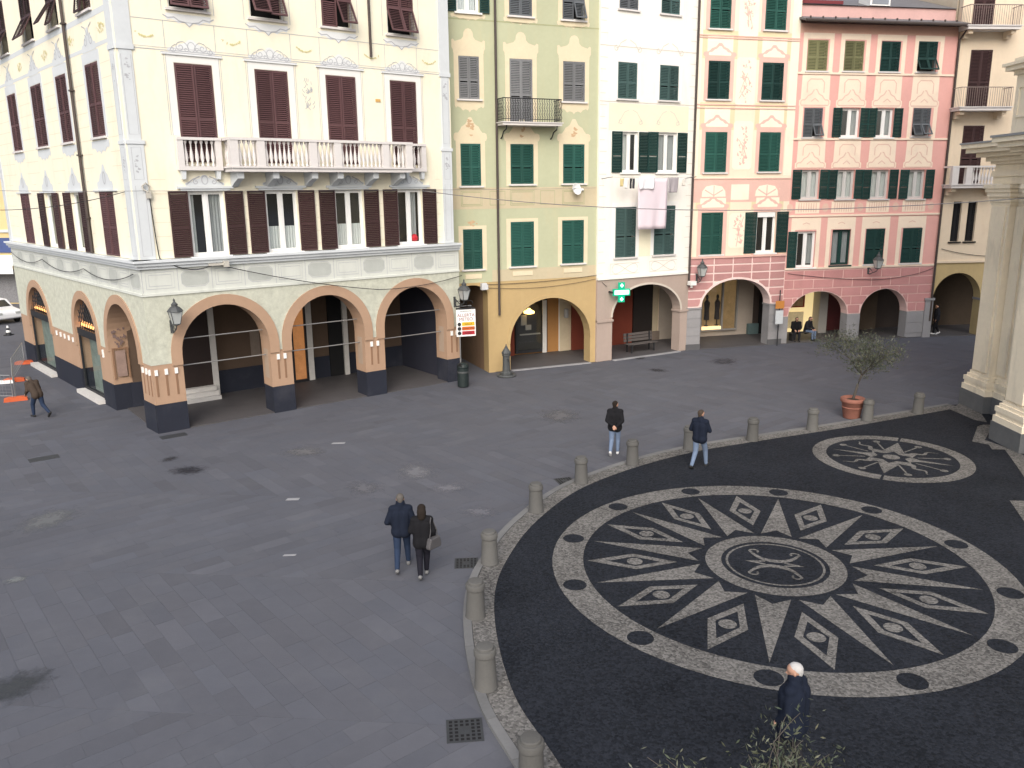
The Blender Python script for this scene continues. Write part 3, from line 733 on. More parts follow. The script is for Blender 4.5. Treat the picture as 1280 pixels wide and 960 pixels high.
pn.quad((.6, -.004, 12.7), (17.5, -.004, 12.7), (17.5, -.004, 12.82), (.6, -.004, 12.82)); pn.quad((.6, -.004, 13.62), (17.5, -.004, 13.62), (17.5, -.004, 13.8), (.6, -.004, 13.8))
for u in (2.4, 6.3, 10.2, 13.6, 16.9):
    blots(gr, u, 13.2, .9, .35, 40, -.008, .06)
FS.part('painted_surround', pn, PL_A_GREY); FS.part('painted_ornament', ln, PL_LINE); FS.part('painted_garlands', gr, PL_LEAF)
# grooves with white caps on the piers
def flutes(F, us, y=-.002, z0=1.28, z1=2.02):
    for u in us:
        F.part('pier_groove', MB().box(u - .035, u + .035, -.012, 0, z0, z1), A_BROWN_D); F.part('groove_cap', MB().box(u - .05, u + .05, -.05, 0, z1 + .005, z1 + .20), WHITE)
flutes(FA, [.12, .45, .78, 4.44, 4.70, 8.32, 8.60, 12.16, 12.42]); flutes(FS, [LS - .2, LS - .5, LS - .85])
for k in range(5): FS.part('groove_cap', MB().box(LS - 9.2 - k * .62, LS - 9.1 - k * .62, -.05, 0, 2.05, 2.25), WHITE)
FS.part('groove_cap', MB().box(LS - 5.25, LS - 5.15, -.05, 0, 1.95, 2.25), WHITE)
# shop windows on the side
for (u0, u1, zs, zc) in arS[1:]:
    c = (u0 + u1) / 2; ar = (u0, u1, zs, zc); fn = top_fn(ar)
    sw = FS.part('shop_window', MB().frame(u0 + .02, u1 - .02, .2, 2.5, .07, .05, .13).box(u0, u1, .03, .15, 2.5, 2.74), IRON)
    FS.part('pane', MB().quad((u0 + .09, .09, .27), (u1 - .09, .09, .27), (u1 - .09, .09, 2.43), (u0 + .09, .09, 2.43)), SHOPG, parent=sw)
    FS.part('display_back', MB().quad((u0, .45, .05), (u1, .45, .05), (u1, .45, 2.5), (u0, .45, 2.5)), mat('shop_display', (.20, .24, .22), .8, .4, 2.5), parent=sw)
    gm = MB()
    for k in range(-12, 26):
        for sg in (1, -1):
            p = []
            for t in range(13):
                uu = c + (-1.9 + k * .30 - 2.2) + t * .2; zz = 2.74 + (t * .2 if sg > 0 else 2.4 - t * .2) * 1.25
                if u0 + .02 < uu < u1 - .02 and 2.74 <= zz < fn(uu): p.append((uu, .08, zz))
            if len(p) > 1: gm.tube(p, .016, 4, False)
    FS.part('fan_grille', gm, IRON, parent=sw)
    gl = MB()
    for k in range(14):
        uu = u0 + .1 + (u1 - u0 - .2) * k / 13
        gl.box(uu - .04, uu + .04, .2, .24, 2.8, 3.0)
    FS.part('shop_lamps', gl, mat('warm_lamp', (.9, .5, .25), .5, 0, emit=(1, .42, .12), estr=1.6), parent=sw)
    FS.part('fan_back', MB().quad((u0, .3, 2.5), (u1, .3, 2.5), (u1, .3, zc + .1), (u0, .3, zc + .1)), DARK, parent=sw)
    FS.part('shop_sill', MB().box(u0 - .05, u1 + .05, -.28, .05, .02, .17), MARBLE, parent=sw)
# arcade inside: back wall, ceiling, floor
YB = 4.33
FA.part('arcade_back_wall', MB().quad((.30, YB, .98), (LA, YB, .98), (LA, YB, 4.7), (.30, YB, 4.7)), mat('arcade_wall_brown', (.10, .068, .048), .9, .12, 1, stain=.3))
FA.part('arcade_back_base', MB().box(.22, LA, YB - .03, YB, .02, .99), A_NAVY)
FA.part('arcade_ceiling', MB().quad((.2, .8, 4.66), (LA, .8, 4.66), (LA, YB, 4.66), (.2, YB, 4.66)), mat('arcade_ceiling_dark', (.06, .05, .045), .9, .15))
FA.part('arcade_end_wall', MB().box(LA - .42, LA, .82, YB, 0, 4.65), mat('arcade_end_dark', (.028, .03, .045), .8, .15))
fl_ = link('arcade_floor', MB().box(.0, LA, .02, YB, -.02, .03).mesh('arcade_floor', PV_ARC), None, M=FA.W.copy()); tag(fl_, kind='structure')
for u, z0, z1 in ((5.2, 1.4, 2.5), (8.7, 1.4, 2.5)): 
    FA.part('painted_niche', MB().quad((u - .2, YB - .004, z0), (u + .2, YB - .004, z0), (u + .2, YB - .004, z1), (u - .2, YB - .004, z1)), mat('niche_grey', (.20, .16, .13), .9, .2, 3))
# panel painted on the first bay, seen through the side arch
npn = MB().ring([(-.25, 1.25), (-.25, 2.35), (.2, 2.35), (.2, 1.25)], [(-.31, 1.19), (-.31, 2.41), (.26, 2.41), (.26, 1.19)], YB - .066, YB - .05)
FA.part('painted_panel', MB().quad((-.2, YB - .058, 1.3), (.15, YB - .058, 1.3), (.15, YB - .058, 2.3), (-.2, YB - .058, 2.3)), mat('panel_mauve', (.27, .19, .16), .9, .3, 4)); FA.part('painted_panel_line', npn, A_BROWN_D)
fb = MB(); blots(fb, -.02, 3.0, .55, 1.1, 60, YB - .06, .07); FA.part('painted_figure', fb, mat('panel_mauve_dark', (.17, .12, .11), .9, .3, 4))
# door with marble steps, lit shop door
dr = FA.part('street_door', MB().box(2.0, 3.30, YB - .14, YB + .02, .0, 4.1), mat('door_dark', (.03, .02, .018), .6, .2))
for k in range(3): FA.part('marble_step', MB().box(2.0 + .0, 3.32, YB - .95 + k * .26, YB - .14, .031 + k * .15, .031 + (k + 1) * .15), MARBLE, parent=dr)
FA.part('marble_jamb', MB().box(3.30, 3.52, YB - .22, YB - .01, .05, 4.0), MARBLE, parent=dr)
sd = FA.part('shop_door', MB().frame(6.72, 7.42, .05, 3.4, .08, YB - .2, YB - .1), IRON)
FA.part('shop_glow', MB().quad((6.78, YB - .04, .1), (7.38, YB - .04, .1), (7.38, YB - .04, 3.3), (6.78, YB - .04, 3.3)), mat('shop_lit_warm', (.35, .16, .07), .7, .5, 3.0, emit=(.85, .34, .12), estr=.25), parent=sd)
FA.part('pane', MB().quad((6.80, YB - .15, .13), (7.34, YB - .15, .13), (7.34, YB - .15, 3.32), (6.80, YB - .15, 3.32)), SHOPG, parent=sd)
FA.part('marble_jamb', MB().box(7.42, 7.68, YB - .2, YB - .01, .04, 3.6), MARBLE, parent=sd)
for u in (9.25,): 
    d3 = FA.part('street_door', MB().box(u - .75, u - .1, YB - .10, YB + .01, .05, 3.6), DARK); FA.part('marble_jamb', MB().box(u - .09, u + .12, YB - .2, YB - .01, .04, 3.4), MARBLE, parent=d3)
# iron ties across the arches
for (a, b, zs, zc) in arA:
    for z in (2.18, 3.12):
        FA.part('tie_rod', MB().tube([(a - .02, .42, z), (b + .02, .42, z)], .022, 6), mat('tie_rod_steel', (.30, .29, .28), .5, .1, metal=.5))
FA.part('wall_pocket_panel', MB().box(.10, .12, .2, .6, 1.3, 2.3), A_BROWN_D)
for (a, b, zs, zc) in arA:   # sunken panels on the reveals
    FA.part('reveal_panel', MB().box(b - .003, b + .004, .22, .60, 1.3, 2.4), mat('reveal_panel_grey', (.38, .29, .22), .9, .1))
body(FA, LU, 4.8, HA - .05, 11, PL_A)
FS.part('rear_block', MB().box(.03, LS - 4.4, .82, 9, .0, HA - .1), PL_A)
FA.part('roof', MB().box(-.5, LU + .1, -.6, 11.5, HA, HA + .25).add([(-.5, -.6, HA + .25), (LU + .1, -.6, HA + .25), (LU + .1, 11.5, HA + .25), (-.5, 11.5, HA + .25), (3, 5, HA + 2.6), (LU - 3, 5, HA + 2.6)], [(0, 1, 5, 4), (1, 2, 5), (2, 3, 4, 5), (3, 0, 4)]), mat('roof_slate', (.12, .11, .11), .8, .2))
# downpipes
FA.part('downpipe', MB().tube([(8.88, -.08, 12.92), (8.88, -.08, HA)], .05, 8), PIPE)
FS.part('downpipe', MB().tube([(LS - 4.72, -.09, 5.95), (LS - 4.72, -.09, HA)], .055, 8), PIPE)
for z in (7.2, 9.4, 11.6, 13.8, 16): FS.part('pipe_clamp', MB().box(LS - 4.82, LS - 4.62, -.17, 0, z, z + .05), PIPE)
# stone balcony
bz0, bz1 = 8.86, 9.85
bal = FA.part('balcony', MB().box(3.02, 9.98, -.90, 0, bz0 - .12, bz0).box(2.97, 10.03, -.95, 0, bz0 + .001, bz0 + .06), BAL_ST)
FA.part('balcony_rail', MB().box(2.98, 10.02, -.95, -.68, bz1 - .09, bz1).box(2.98, 3.25, -.68, 0, bz1 - .09, bz1).box(9.75, 10.02, -.68, 0, bz1 - .09, bz1), BAL_ST, parent=bal)
ped_u = [3.13, 4.05, 5.95, 6.9, 8.85, 9.87]
for u in ped_u: FA.part('balcony_pedestal', MB().box(u - .14, u + .14, -.93, -.70, bz0 + .061, bz1 - .091), BAL_ST, parent=bal)
bm = baluster(bz1 - .09 - bz0 - .06, .075, BAL_ST)
for a, b in zip(ped_u[:-1], ped_u[1:]):
    n = max(2, int((b - a - .28) / .155))
    for k in range(n): FA.part('baluster', bm, loc=(a + .14 + (b - a - .28) * (k + .5) / n, -.815, bz0 + .06), parent=bal)
for s_ in (3.13, 9.87):
    for k in range(4): FA.part('baluster', bm, loc=(s_, -.6 + k * .155, bz0 + .06), parent=bal)
for u in (3.35, 4.6, 6.05, 7.05, 8.5, 9.65):
    FA.part('bracket', MB().prism([(-.11, 0), (.11, 0), (.11, .5), (-.11, .5)], -.01, .0).add([(-.11, 0, 0), (.11, 0, 0), (-.11, -.12, .02), (.11, -.12, .02), (-.11, -.38, .16), (.11, -.38, .16), (-.11, -.72, .28), (.11, -.72, .28), (-.11, -.74, .5), (.11, -.74, .5), (-.11, 0, .5), (.11, 0, .5)],
        [(0, 1, 3, 2), (2, 3, 5, 4), (4, 5, 7, 6), (6, 7, 9, 8), (0, 2, 4, 6, 8, 10), (1, 11, 9, 7, 5, 3)]), PL_A_GREY, loc=(u, 0, bz0 - .62), parent=bal)
for a, b in ((1.50, 2.95), (10.05, 11.05)):
    sb = FA.part('balcony', MB().box(a, b, -.25, 0, bz0 - .07, bz0 + .06), BAL_ST)
    FA.part('balcony_rail', MB().box(a, b, -.27, -.03, bz1 - .09, bz1 - .002), BAL_ST, parent=sb)
    for u in (a + .1, b - .1): FA.part('balcony_pedestal', MB().box(u - .1, u + .1, -.24, -.04, bz0 + .061, bz1 - .091), BAL_ST, parent=sb)
    n = int((b - a - .4) / .17)
    for k in range(n): FA.part('baluster', bm, loc=(a + .2 + (b - a - .4) * (k + .5) / n, -.14, bz0 + .06), parent=sb)
    for u in (a + .15, b - .15): FA.part('bracket', MB().prism([(-.05, .0), (.05, 0), (.08, .28), (-.08, .28)], -.2, 0), PL_A_GREY, loc=(u, 0, bz0 - .36), parent=sb)
FA.part('red_flower', MB().lathe([(.05, 0), (.14, .06), (.16, .16), (.1, .27), (.03, .3)], 9), mat('flower_red', (.45, .02, .03), .6, .3, 20), loc=(10.62, .2, 6.05))
FA.part('wall_plaque', MB().box(9.02, 9.22, -.03, 0, 11.35, 11.45), mat('plaque_orange', (.6, .36, .12), .7, .2))

# ================================================================== building B: green house with ochre arcade
B = thing('green_house', 'narrow green plastered house with ochre arch and one iron balcony', 'building', (-1.045, 36.241, 0))
FB = Fac(B, (-1.045, 36.241), (.92255, .38588)); LB = 5.55; UB = -1.75
HB = 18.5
rB = [(-1.10, -.19, 11.76, 13.44, WEATH), (1.18, 2.24, 10.84, 13.44, WEATH), (3.70, 4.77, 11.80, 13.45, WEATH),
      (-1.10, -.19, 8.24, 9.97, GREEN), (1.18, 2.28, 8.30, 9.98, GREEN), (3.71, 4.78, 8.31, 10.0, GREEN),
      (-1.08, -.19, 4.70, 6.42, GREEN), (1.15, 2.28, 4.73, 6.68, GREEN), (3.67, 4.78, 4.75, 6.69, GREEN),
      (1.19, 2.24, 15.13, 16.7, SLATE), (3.66, 4.73, 15.13, 16.8, SLATE)]
oB = (-1.13, -.13, 15.12, 16.7)
zone(FB, 'wall', UB, LB, 4.10, HB, B_GREEN, [r[:4] for r in rB] + [oB])
arB = [(-1.50, .02, 3.55, 4.0), (1.07, 5.17, 1.25, 3.22)]
arBx = [(-1.50, .02, 3.72, 4.36), (1.07, 5.17, 1.25, 3.22)]
zone(FB, 'arcade_wall', UB, LB, 0, 4.10, B_OCHRE, arches=arB, t=.62)
archivolt(FB, arB[1], .16, B_OCHRE, -.02)
FB.part('painted_band', MB().quad((.25, -.004, 4.10), (LB, -.004, 4.10), (LB, -.004, 4.62), (.25, -.004, 4.62)), B_BAND)
FB.part('painted_band', MB().quad((UB, -.004, 7.26), (LB, -.004, 7.26), (LB, -.004, 8.16), (UB, -.004, 8.16)), B_BAND)
mb = MB(); ml = MB()
for r in rB:
    a, b, z0, z1 = r[:4]; c = (a + b) / 2; hw = (b - a) / 2
    mb.ring([(a, z0 - .06), (a, z1), (b, z1), (b, z0 - .06)], [(a - .2, z0 - .1), (a - .2, z1 + .14), (b + .2, z1 + .14), (b + .2, z0 - .1)], -.010, 0)
    if z0 > 11.5 and z0 < 15 or abs(z0 - 10.84) < .01: mb.flat(shape(BELL, c, z1 + .12, hw + .28, .95), -.006)
    if 11.5 < z0 < 15: mb.flat(shape(APRON, c, z0 - .08, hw + .2, .45), -.006)
    if 8 < z0 < 9: mb.flat(shape(PED, c, z1 + .12, hw + .3, .95), -.006)
    if z0 > 15: mb.flat(shape(APRON, c, z0 - .08, hw + .25, .28), -.006)
    if 8 < z0 < 9:
        for e in (-.02, .04): ml.ribbon([(c - hw + e, 7.42 + e), (c + hw - e, 7.42 + e), (c + hw - e, 8.0 - e), (c - hw + e, 8.0 - e), (c - hw + e, 7.42 + e)], .03, -.009)
    if z0 < 5: mb.box(c - hw * .85, c + hw * .85, -.03, 0, z0 - .42, z0 - .22); 
for c in (.55, 2.95): ml.ribbon([(c - .35, 7.42), (c + .35, 7.42), (c + .35, 8.0), (c - .35, 8.0), (c - .35, 7.42)], .03, -.009)
ml.ribbon([(UB, 14.85), (LB, 14.85)], .05, -.006)
mb.flat(shape(APRON, -.63, 15.05, .75, .25), -.006)
FB.part('painted_surround', mb, B_BEIGE); FB.part('painted_lines', ml, mat('paint_dull_green', (.36, .37, .22), .9, .1))
bl = MB()
for c in (-.64, 1.73, 4.24): blots(bl, c, 10.6, .3, .6, 13, -.012, .07)
blots(bl, -.64, 6.65, .5, .2, 13, -.012, .06)
FB.part('painted_ornament', bl, mat('paint_faded_rust', (.52, .36, .22), .9, .2, 4))
for i, r in enumerate(rB): win(FB, *r[:4], 'closed', r[4], flap=((0, 22) if i == 10 else (0, 0)), sill=(i != 1))
win(FB, *oB, 'open', GREEN_D, sw=.42, curt=[(.1, .45, .05, .95, CURT), (.55, .9, .05, .95, CURT)])
FB.part('downpipe', MB().tube([(.53, -.09, 2.6), (.53, -.09, HB)], .055, 8), PIPE)
# iron balcony
ib = FB.part('balcony', MB().box(.55, 3.30, -.75, 0, 10.70, 10.80).box(.5, 3.35, -.8, 0, 10.801, 10.84), BAL_ST)
rl = MB().tube([(.58, 0, 11.78), (.58, -.72, 11.78), (3.27, -.72, 11.78), (3.27, 0, 11.78)], .022, 6).tube([(.58, 0, 10.95), (.58, -.72, 10.95), (3.27, -.72, 10.95), (3.27, 0, 10.95)], .016, 6)
pos = [(.58 + 2.69 * k / 24, -.72) for k in range(25)] + [(x, -.72 + .72 * k / 6) for x in (.58, 3.27) for k in range(1, 6)]
for i, (x, y) in enumerate(pos):
    rl.tube([(x, y, 10.84), (x, y, 11.78)], .011, 4, False)
    dx = .05 if y < -.7 else 0; dy = 0 if dx else .05
    rl.tube([(x + (dx * math.sin(q)), y + dy * math.sin(q), 10.96 + .8 * q / 18.8) for q in [1.57 * j for j in range(13)]], .008, 4, False)
FB.part('railing', rl, IRON, parent=ib)
for u in (.75, 3.1): FB.part('bracket', MB().tube([(u, 0, 10.2), (u, -.14, 10.25), (u, -.3, 10.45), (u, -.62, 10.55), (u, -.66, 10.69)], .03, 6), IRON, parent=ib)
# arcade interior
FLZ = [.016]
def arcade(F, u0, u1, ceil, yb, wm, fm=PV_ARC, t=.62, cm=None):
    FLZ[0] += .005
    F.part('arcade_back_wall', MB().quad((u0, yb, 0), (u1, yb, 0), (u1, yb, ceil), (u0, yb, ceil)), wm)
    F.part('arcade_ceiling', MB().quad((u0, t, ceil), (u1, t, ceil), (u1, yb, ceil), (u0, yb, ceil)), cm or mat('arcade_ceiling_pale', (.30, .28, .25), .9, .1))
    f = link('arcade_floor', MB().box(u0, u1, .0, yb, -.02, FLZ[0]).mesh('arcade_floor', fm), None, M=F.W.copy()); tag(f, kind='structure')
def edge_stones(F, u0, u1, n):
    for k in range(n):
        a = u0 + (u1 - u0) * k / n
        F.part('edge_stone', MB().box(a + .01, a + (u1 - u0) / n - .01, -.2, .02, -.02, .034 + rr(0, .006)), PV_LT)
SHOPW = mat('shop_wall_orange', (.40, .20, .07), .9, .1); SHOPR = mat('shop_wall_red', (.16, .035, .02), .8, .15)
arcade(FB, .32, LB + 1.6, 4.05, 3.2, SHOPW)
edge_stones(FB, 1.08, 5.16, 9)
bs = FB.part('shop_window', MB().frame(2.62, 4.36, .1, 2.75, .14, 3.02, 3.18), IRON)
FB.part('pane', MB().quad((2.76, 3.06, .24), (4.22, 3.06, .24), (4.22, 3.06, 2.6), (2.76, 3.06, 2.6)), SHOPG, parent=bs)
FB.part('display_back', MB().quad((2.76, 3.17, .24), (4.22, 3.17, .24), (4.22, 3.17, 2.6), (2.76, 3.17, 2.6)), mat('shop_dark', (.03, .028, .026), .8, .3, 3), parent=bs)
FB.part('shop_lamp', MB().lathe([(.05, 0), (.26, .05), (.27, .14), (.1, .24), (.05, .3)], 12), mat('lamp_yellow', (.8, .6, .2), .5, 0, emit=(1, .62, .18), estr=3), loc=(3.35, 3.0, 2.05), parent=bs)
FB.part('display_goods', MB().box(3.2, 3.5, 3.08, 3.16, 1.25, 1.5).box(2.9, 4.0, 3.08, 3.16, 1.0, 1.06).box(2.95, 3.25, 3.08, 3.16, 1.5, 2.0), mat('goods_pale', (.35, .33, .3), .8, .2, 5), parent=bs)
FB.part('door_jamb', MB().box(4.08, 4.3, 2.98, 3.02, .05, 2.7), MARBLE, parent=bs)
FB.part('red_shop_front', MB().box(5.75, 6.5, 3.0, 3.19, .03, 3.0).box(1.4, 2.55, 3.0, 3.19, .03, 2.7), SHOPR)
FB.part('pier_lamp', MB().lathe([(.09, 0), (.12, .04), (.12, .42), (.09, .46)], 10), mat('lamp_grey', (.4, .4, .4), .5, .1), loc=(5.35, 2.9, 1.75))
FB.part('arcade_divider', MB().box(.30, .42, .62, 3.2, .0, 4.06), B_OCHRE)
FB.part('rear_block', MB().box(.33, LB, 3.25, 11, .0, 4.2).box(UB, LB, .5, 11, 4.06, HB - .05), B_GREEN)
FB.part('roof', MB().box(UB, LB, -.4, 11, HB, HB + .3), mat('roof_slate', (.12, .11, .11)))
# the alley beside it
AW = mat('alley_wall', (.26, .17, .11), .9, .14, .8, stain=.3)
FB.part('alley_wall', MB().box(.021, .28, .622, 7, 0, 4.05), AW)
ALA = (-1.5, -.1, 1.9, 2.9)
zone(FB, 'alley_inner_arch', UB + .05, .02, 0, 4.05, AW, arches=[(-1.4, -.25, 2.0, 2.85)], t=5.4, y0=5.0)
FB.part('alley_end', MB().quad((UB - 1, 8.5, 0), (.5, 8.5, 0), (.5, 8.5, 4.2), (UB - 1, 8.5, 4.2)), mat('alley_dark', (.05, .035, .028), .9, .2))

# ================================================================== building C: white house
Cc = thing('white_house', 'white plastered house with taupe arch, green shutters and laundry lines', 'building', (4.219, 38.3525, 0))
FC = Fac(Cc, (4.219, 38.3525), (.87081, .49163)); UC = -.22; LC = 5.36; HC = 18.7
rC = [(.78, 1.81, 15.75, 17.1, SLATE), (3.13, 4.2, 15.76, 17.1, GREEN_G), (.77, 1.83, 12.0, 13.55, GREEN_G), (3.15, 4.27, 12.03, 13.56, GREEN_G),
      (.77, 1.96, 4.90, 7.22, GREEN_G), (3.06, 4.32, 4.92, 7.24, GREEN_G)]
oC = [(1.05, 2.0, 8.78, 10.58), (3.13, 4.31, 8.78, 10.60)]
zone(FC, 'wall', UC, LC, 3.91, HC, C_WHITE, [r[:4] for r in rC] + oC)
arC = [(.68, 4.88, 2.1, 3.53)]
zone(FC, 'arcade_wall', UC, LC, 0, 3.91, C_TAUPE, arches=arC, t=.6)
archivolt(FC, arC[0], .09, mat('arch_line_pale', (.58, .52, .45), .9, .1), -.03)
FC.part('impost', MB().box(4.82, LC, -.06, .62, 2.02, 2.12).box(UC, .72, -.06, .62, 1.9, 2.0), C_TAUPE)
for r in rC: win(FC, *r[:4], 'closed', r[4])
win(FC, *oC[0], 'open', GREEN_D, sw=.56, curt=[(.2, .5, .05, .95, CURT)], shut=(1, 1))
win(FC, *oC[1], 'open', GREEN_D, sw=.58, curt=[(.08, .45, .05, .95, CURT_G), (.55, .95, .05, .95, CURT_G)])
mb = MB(); ml = MB(); my = MB()
for (a, b, z0, z1) in [r[:4] for r in rC]:
    c = (a + b) / 2; hw = (b - a) / 2
    mb.ring([(a - .005, z0), (a - .005, z1 + .005), (b + .005, z1 + .005), (b + .005, z0)], [(a - .2, z0), (a - .2, z1 + .2), (b + .2, z1 + .2), (b + .2, z0)], -.012, 0)
    if z0 > 11:
        for s in (-1, 1):
            ml.ribbon(spiral(c + s * (hw + .1), z1 + .55, .14, 1.1, 1.5, sgn=-s), .03, -.010); ml.ribbon([(c + s * .1, z1 + .95), (c + s * .4, z1 + .8), (c + s * .6, z1 + .5)], .03, -.010)
    if z0 < 5:
        q = z0 - .28
        for s in (-1, 1): ml.ribbon([(c + s * .75 * math.cos(t), q - .25 + .22 * math.sin(t * 2)) for t in [i * .2 for i in range(16)]], .025, -.010)
        ml.ribbon([(c - .85, q), (c + .85, q), (c + .85, q - .5), (c - .85, q - .5), (c - .85, q)], .02, -.010)
for a, b, z0, z1 in oC:
    c = (a + b) / 2
    for s in (-1, 1):
        ml.ribbon(spiral(c + s * .55, z1 + .42, .13, 1.1, 1.5, sgn=-s), .03, -.012); ml.ribbon([(c + s * .1, z1 + .95), (c + s * .35, z1 + .85), (c + s * .7, z1 + .35)], .03, -.012)
my.quad((.3, -.005, 10.62), (4.95, -.005, 10.62), (4.95, -.005, 11.8), (.3, -.005, 11.8)); my.quad((2.05, -.005, 4.9), (2.95, -.005, 4.9), (2.95, -.005, 7.3), (2.05, -.005, 7.3))
ml.ribbon([(UC, 11.86), (LC, 11.86)], .03, -.010); ml.ribbon([(UC, 14.2), (LC, 14.2)], .025, -.010)
for k in range(26): ml.ribbon([(UC + .03, 4.2 + k * .5), (UC + .32 + .1 * (k % 2), 4.2 + k * .5)], .02, -.010); ml.ribbon([(LC - .03, 4.2 + k * .5), (LC - .32 - .1 * (k % 2), 4.2 + k * .5)], .02, -.010)
FC.part('painted_surround', mb, mat('paint_white', (.80, .79, .76), .9, .04)); FC.part('painted_ornament', ml, mat('paint_pale_taupe', (.60, .55, .48), .9, .1)); FC.part('painted_panel', my, C_CREAM)
FC.part('string_course', MB().box(UC, LC, -.07, 0, 3.91, 4.02), C_WHITE)
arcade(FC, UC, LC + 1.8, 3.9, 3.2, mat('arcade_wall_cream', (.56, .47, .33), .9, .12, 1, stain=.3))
edge_stones(FC, .7, 4.86, 8)
dc = FC.part('shop_front', MB().box(2.6, 4.25, 3.05, 3.19, .03, 3.2), SHOPR); FC.part('shop_door', MB().box(4.27, 5.55, 2.98, 3.18, .03, 3.15), mat('door_black_brown', (.022, .017, .015), .5, .2), parent=dc)
FC.part('wall_base', MB().box(5.6, 7.1, 3.1, 3.19, .03, .5), mat('base_taupe', (.2, .16, .13), .9, .1))
FC.part('rear_block', MB().box(UC, LC, 3.25, 11, .0, 4.0).box(UC, LC, .5, 11, 3.92, HC - .05), C_WHITE)
FC.part('roof', MB().box(UC, LC, -.4, 11, HC, HC + .3), mat('roof_slate', (.12, .11, .11)))
FC.part('downpipe', MB().tube([(LC - .06, -.09, 3.3), (LC - .06, -.09, HC)], .055, 8), PIPE)

# ================================================================== building D: peach house
D = thing('peach_house', 'tall narrow peach house with painted medallions and rose block arcade', 'building', (8.9052, 40.998, 0))
FD = Fac(D, (8.9052, 40.998), (.96379, .26665)); UD = -.06; LD = 5.44; HD = 18.9
rD = [(.56, 1.66, 15.33, 17.3, GREEN), (3.48, 4.62, 15.37, 17.3, GREEN), (.59, 1.74, 12.18, 13.9, GREEN_D), (3.49, 4.66, 12.18, 13.9, GREEN_D),
      (.58, 1.75, 8.78, 10.67, GREEN), (3.55, 4.72, 8.80, 10.68, GREEN), (.54, 1.74, 4.80, 6.86, GREEN)]
oD = (3.63, 4.75, 4.80, 6.84)
zone(FD, 'wall', UD, LD, 4.70, HD, D_PEACH, [r[:4] for r in rD] + [oD])
arD = (.72, 4.65, 2.2, 3.52)
gw = zone(FD, 'arcade_wall', UD, LD, 2.15, 4.70, D_JOINT, arches=[arD], t=.6)
zone(FD, 'pier', UD, .72, 0, 2.15, STONE_G, t=.6); zone(FD, 'pier', 4.65, LD, 0, 2.15, STONE_G, t=.6)
archivolt(FD, arD, .10, D_JOINT, -.05)
def blocks(F, par, rows, arch_list, m, name='block', dy=.045, clear=.11, gap=.03):
    for z0, z1, us in rows:
        for a, b in zip(us[:-1], us[1:]):
            a += gap / 2; b -= gap / 2; n = 16
            seg = []; cur = []
            for i in range(n + 1):
                u = a + (b - a) * i / n; lo = z0 + gap / 2
                for ar in arch_list:
                    big = (ar[0] - clear, ar[1] + clear, ar[2], ar[3] + clear)
                    if big[0] < u < big[1]: lo = max(lo, top_fn(big)(u))
                if lo < z1 - gap / 2 - .05: cur.append((u, lo))
                else:
                    if len(cur) > 1: seg.append(cur)
                    cur = []
            if len(cur) > 1: seg.append(cur)
            for s in seg:
                if s[-1][0] - s[0][0] < .08: continue
                low = [s[0]] + [p for k, p in enumerate(s[1:-1], 1) if abs(p[1] - (s[k - 1][1] + s[k + 1][1]) / 2) > 1e-4] + [s[-1]]
                F.part(name, MB().prism(low + [(s[-1][0], z1 - gap / 2), (s[0][0], z1 - gap / 2)], -dy, 0), m, parent=par)
rowsD = [(2.2 + i * .415, 2.2 + (i + 1) * .415, [UD, 1.35, 2.42, 3.5, 4.55, LD] if True else 0) for i in range(6)]
blocks(FD, gw, rowsD, [arD], D_ROSE, gap=.075, dy=.022)
for (a, b) in ((UD, .72), (4.65, LD)):
    FD.part('pier_cap', MB().box(a - .03, b + .03, -.06, .63, 2.08, 2.17), STONE_G)
    for k in range(4): FD.part('pier_block', MB().box(a + .01, b - .01, -.03, 0, .30 + k * .44, .30 + (k + 1) * .44 - .015), STONE_G)
    FD.part('pier_foot', MB().box(a - .01, b + .01, -.05, 0, 0, .29), mat('stone_dark', (.10, .10, .105), .8, .15))
for i, r in enumerate(rD): win(FD, *r[:4], 'closed', r[4])
dw = win(FD, *oD, 'open', GREEN_D, sw=.66, curt=None)
FD.part('roller_blind', MB().box(-.5, .5, .02, .06, 1.78, 2.02), WHITE, parent=dw)
mp = MB(); mc = MB(); my = MB(); fg = MB()
for (a, b, z0, z1) in [r[:4] for r in rD] + [oD]:
    c = (a + b) / 2; hw = (b - a) / 2
    mp.ring([(a - .005, z0 - .05), (a - .005, z1 + .005), (b + .005, z1 + .005), (b + .005, z0 - .05)], [(a - .2, z0 - .08), (a - .2, z1 + .2), (b + .2, z1 + .2), (b + .2, z0 - .08)], -.014, 0)
    mp.flat(shape(PED, c, z1 + .2, hw + .3, .6), -.012); mc.flat(shape(PED, c, z1 + .24, hw + .02, .42), -.016)
    my.quad((a - .35, -.005, z1 + .1), (b + .35, -.005, z1 + .1), (b + .35, -.005, z1 + 1.35), (a - .35, -.005, z1 + 1.35))
    mc.quad((a - .1, -.009, z1 + .4), (b + .1, -.009, z1 + .4), (b + .1, -.009, z1 + 1.15), (a - .1, -.009, z1 + 1.15))
for z0, z1 in ((5.1, 6.8), (8.9, 11.2), (11.9, 14.1), (15.0, 17.3)):
    mc.flat([(2.08, z0 + .12), (2.2, z0), (3.02, z0), (3.14, z0 + .12), (3.14, z1 - .12), (3.02, z1), (2.2, z1), (2.08, z1 - .12)], -.012)
    blots(fg, 2.61, (z0 + z1) / 2, .75, (z1 - z0) * .9, 46, -.016, .085)
    for k in range(9): fg.ribbon([(2.61 + rr(-.1, .1), (z0 + z1) / 2 + rr(-.3, .3)), (2.61 + rr(-.35, .35), (z0 + z1) / 2 + rr(-.8, .8))], .035, -.018 - k * .0005)
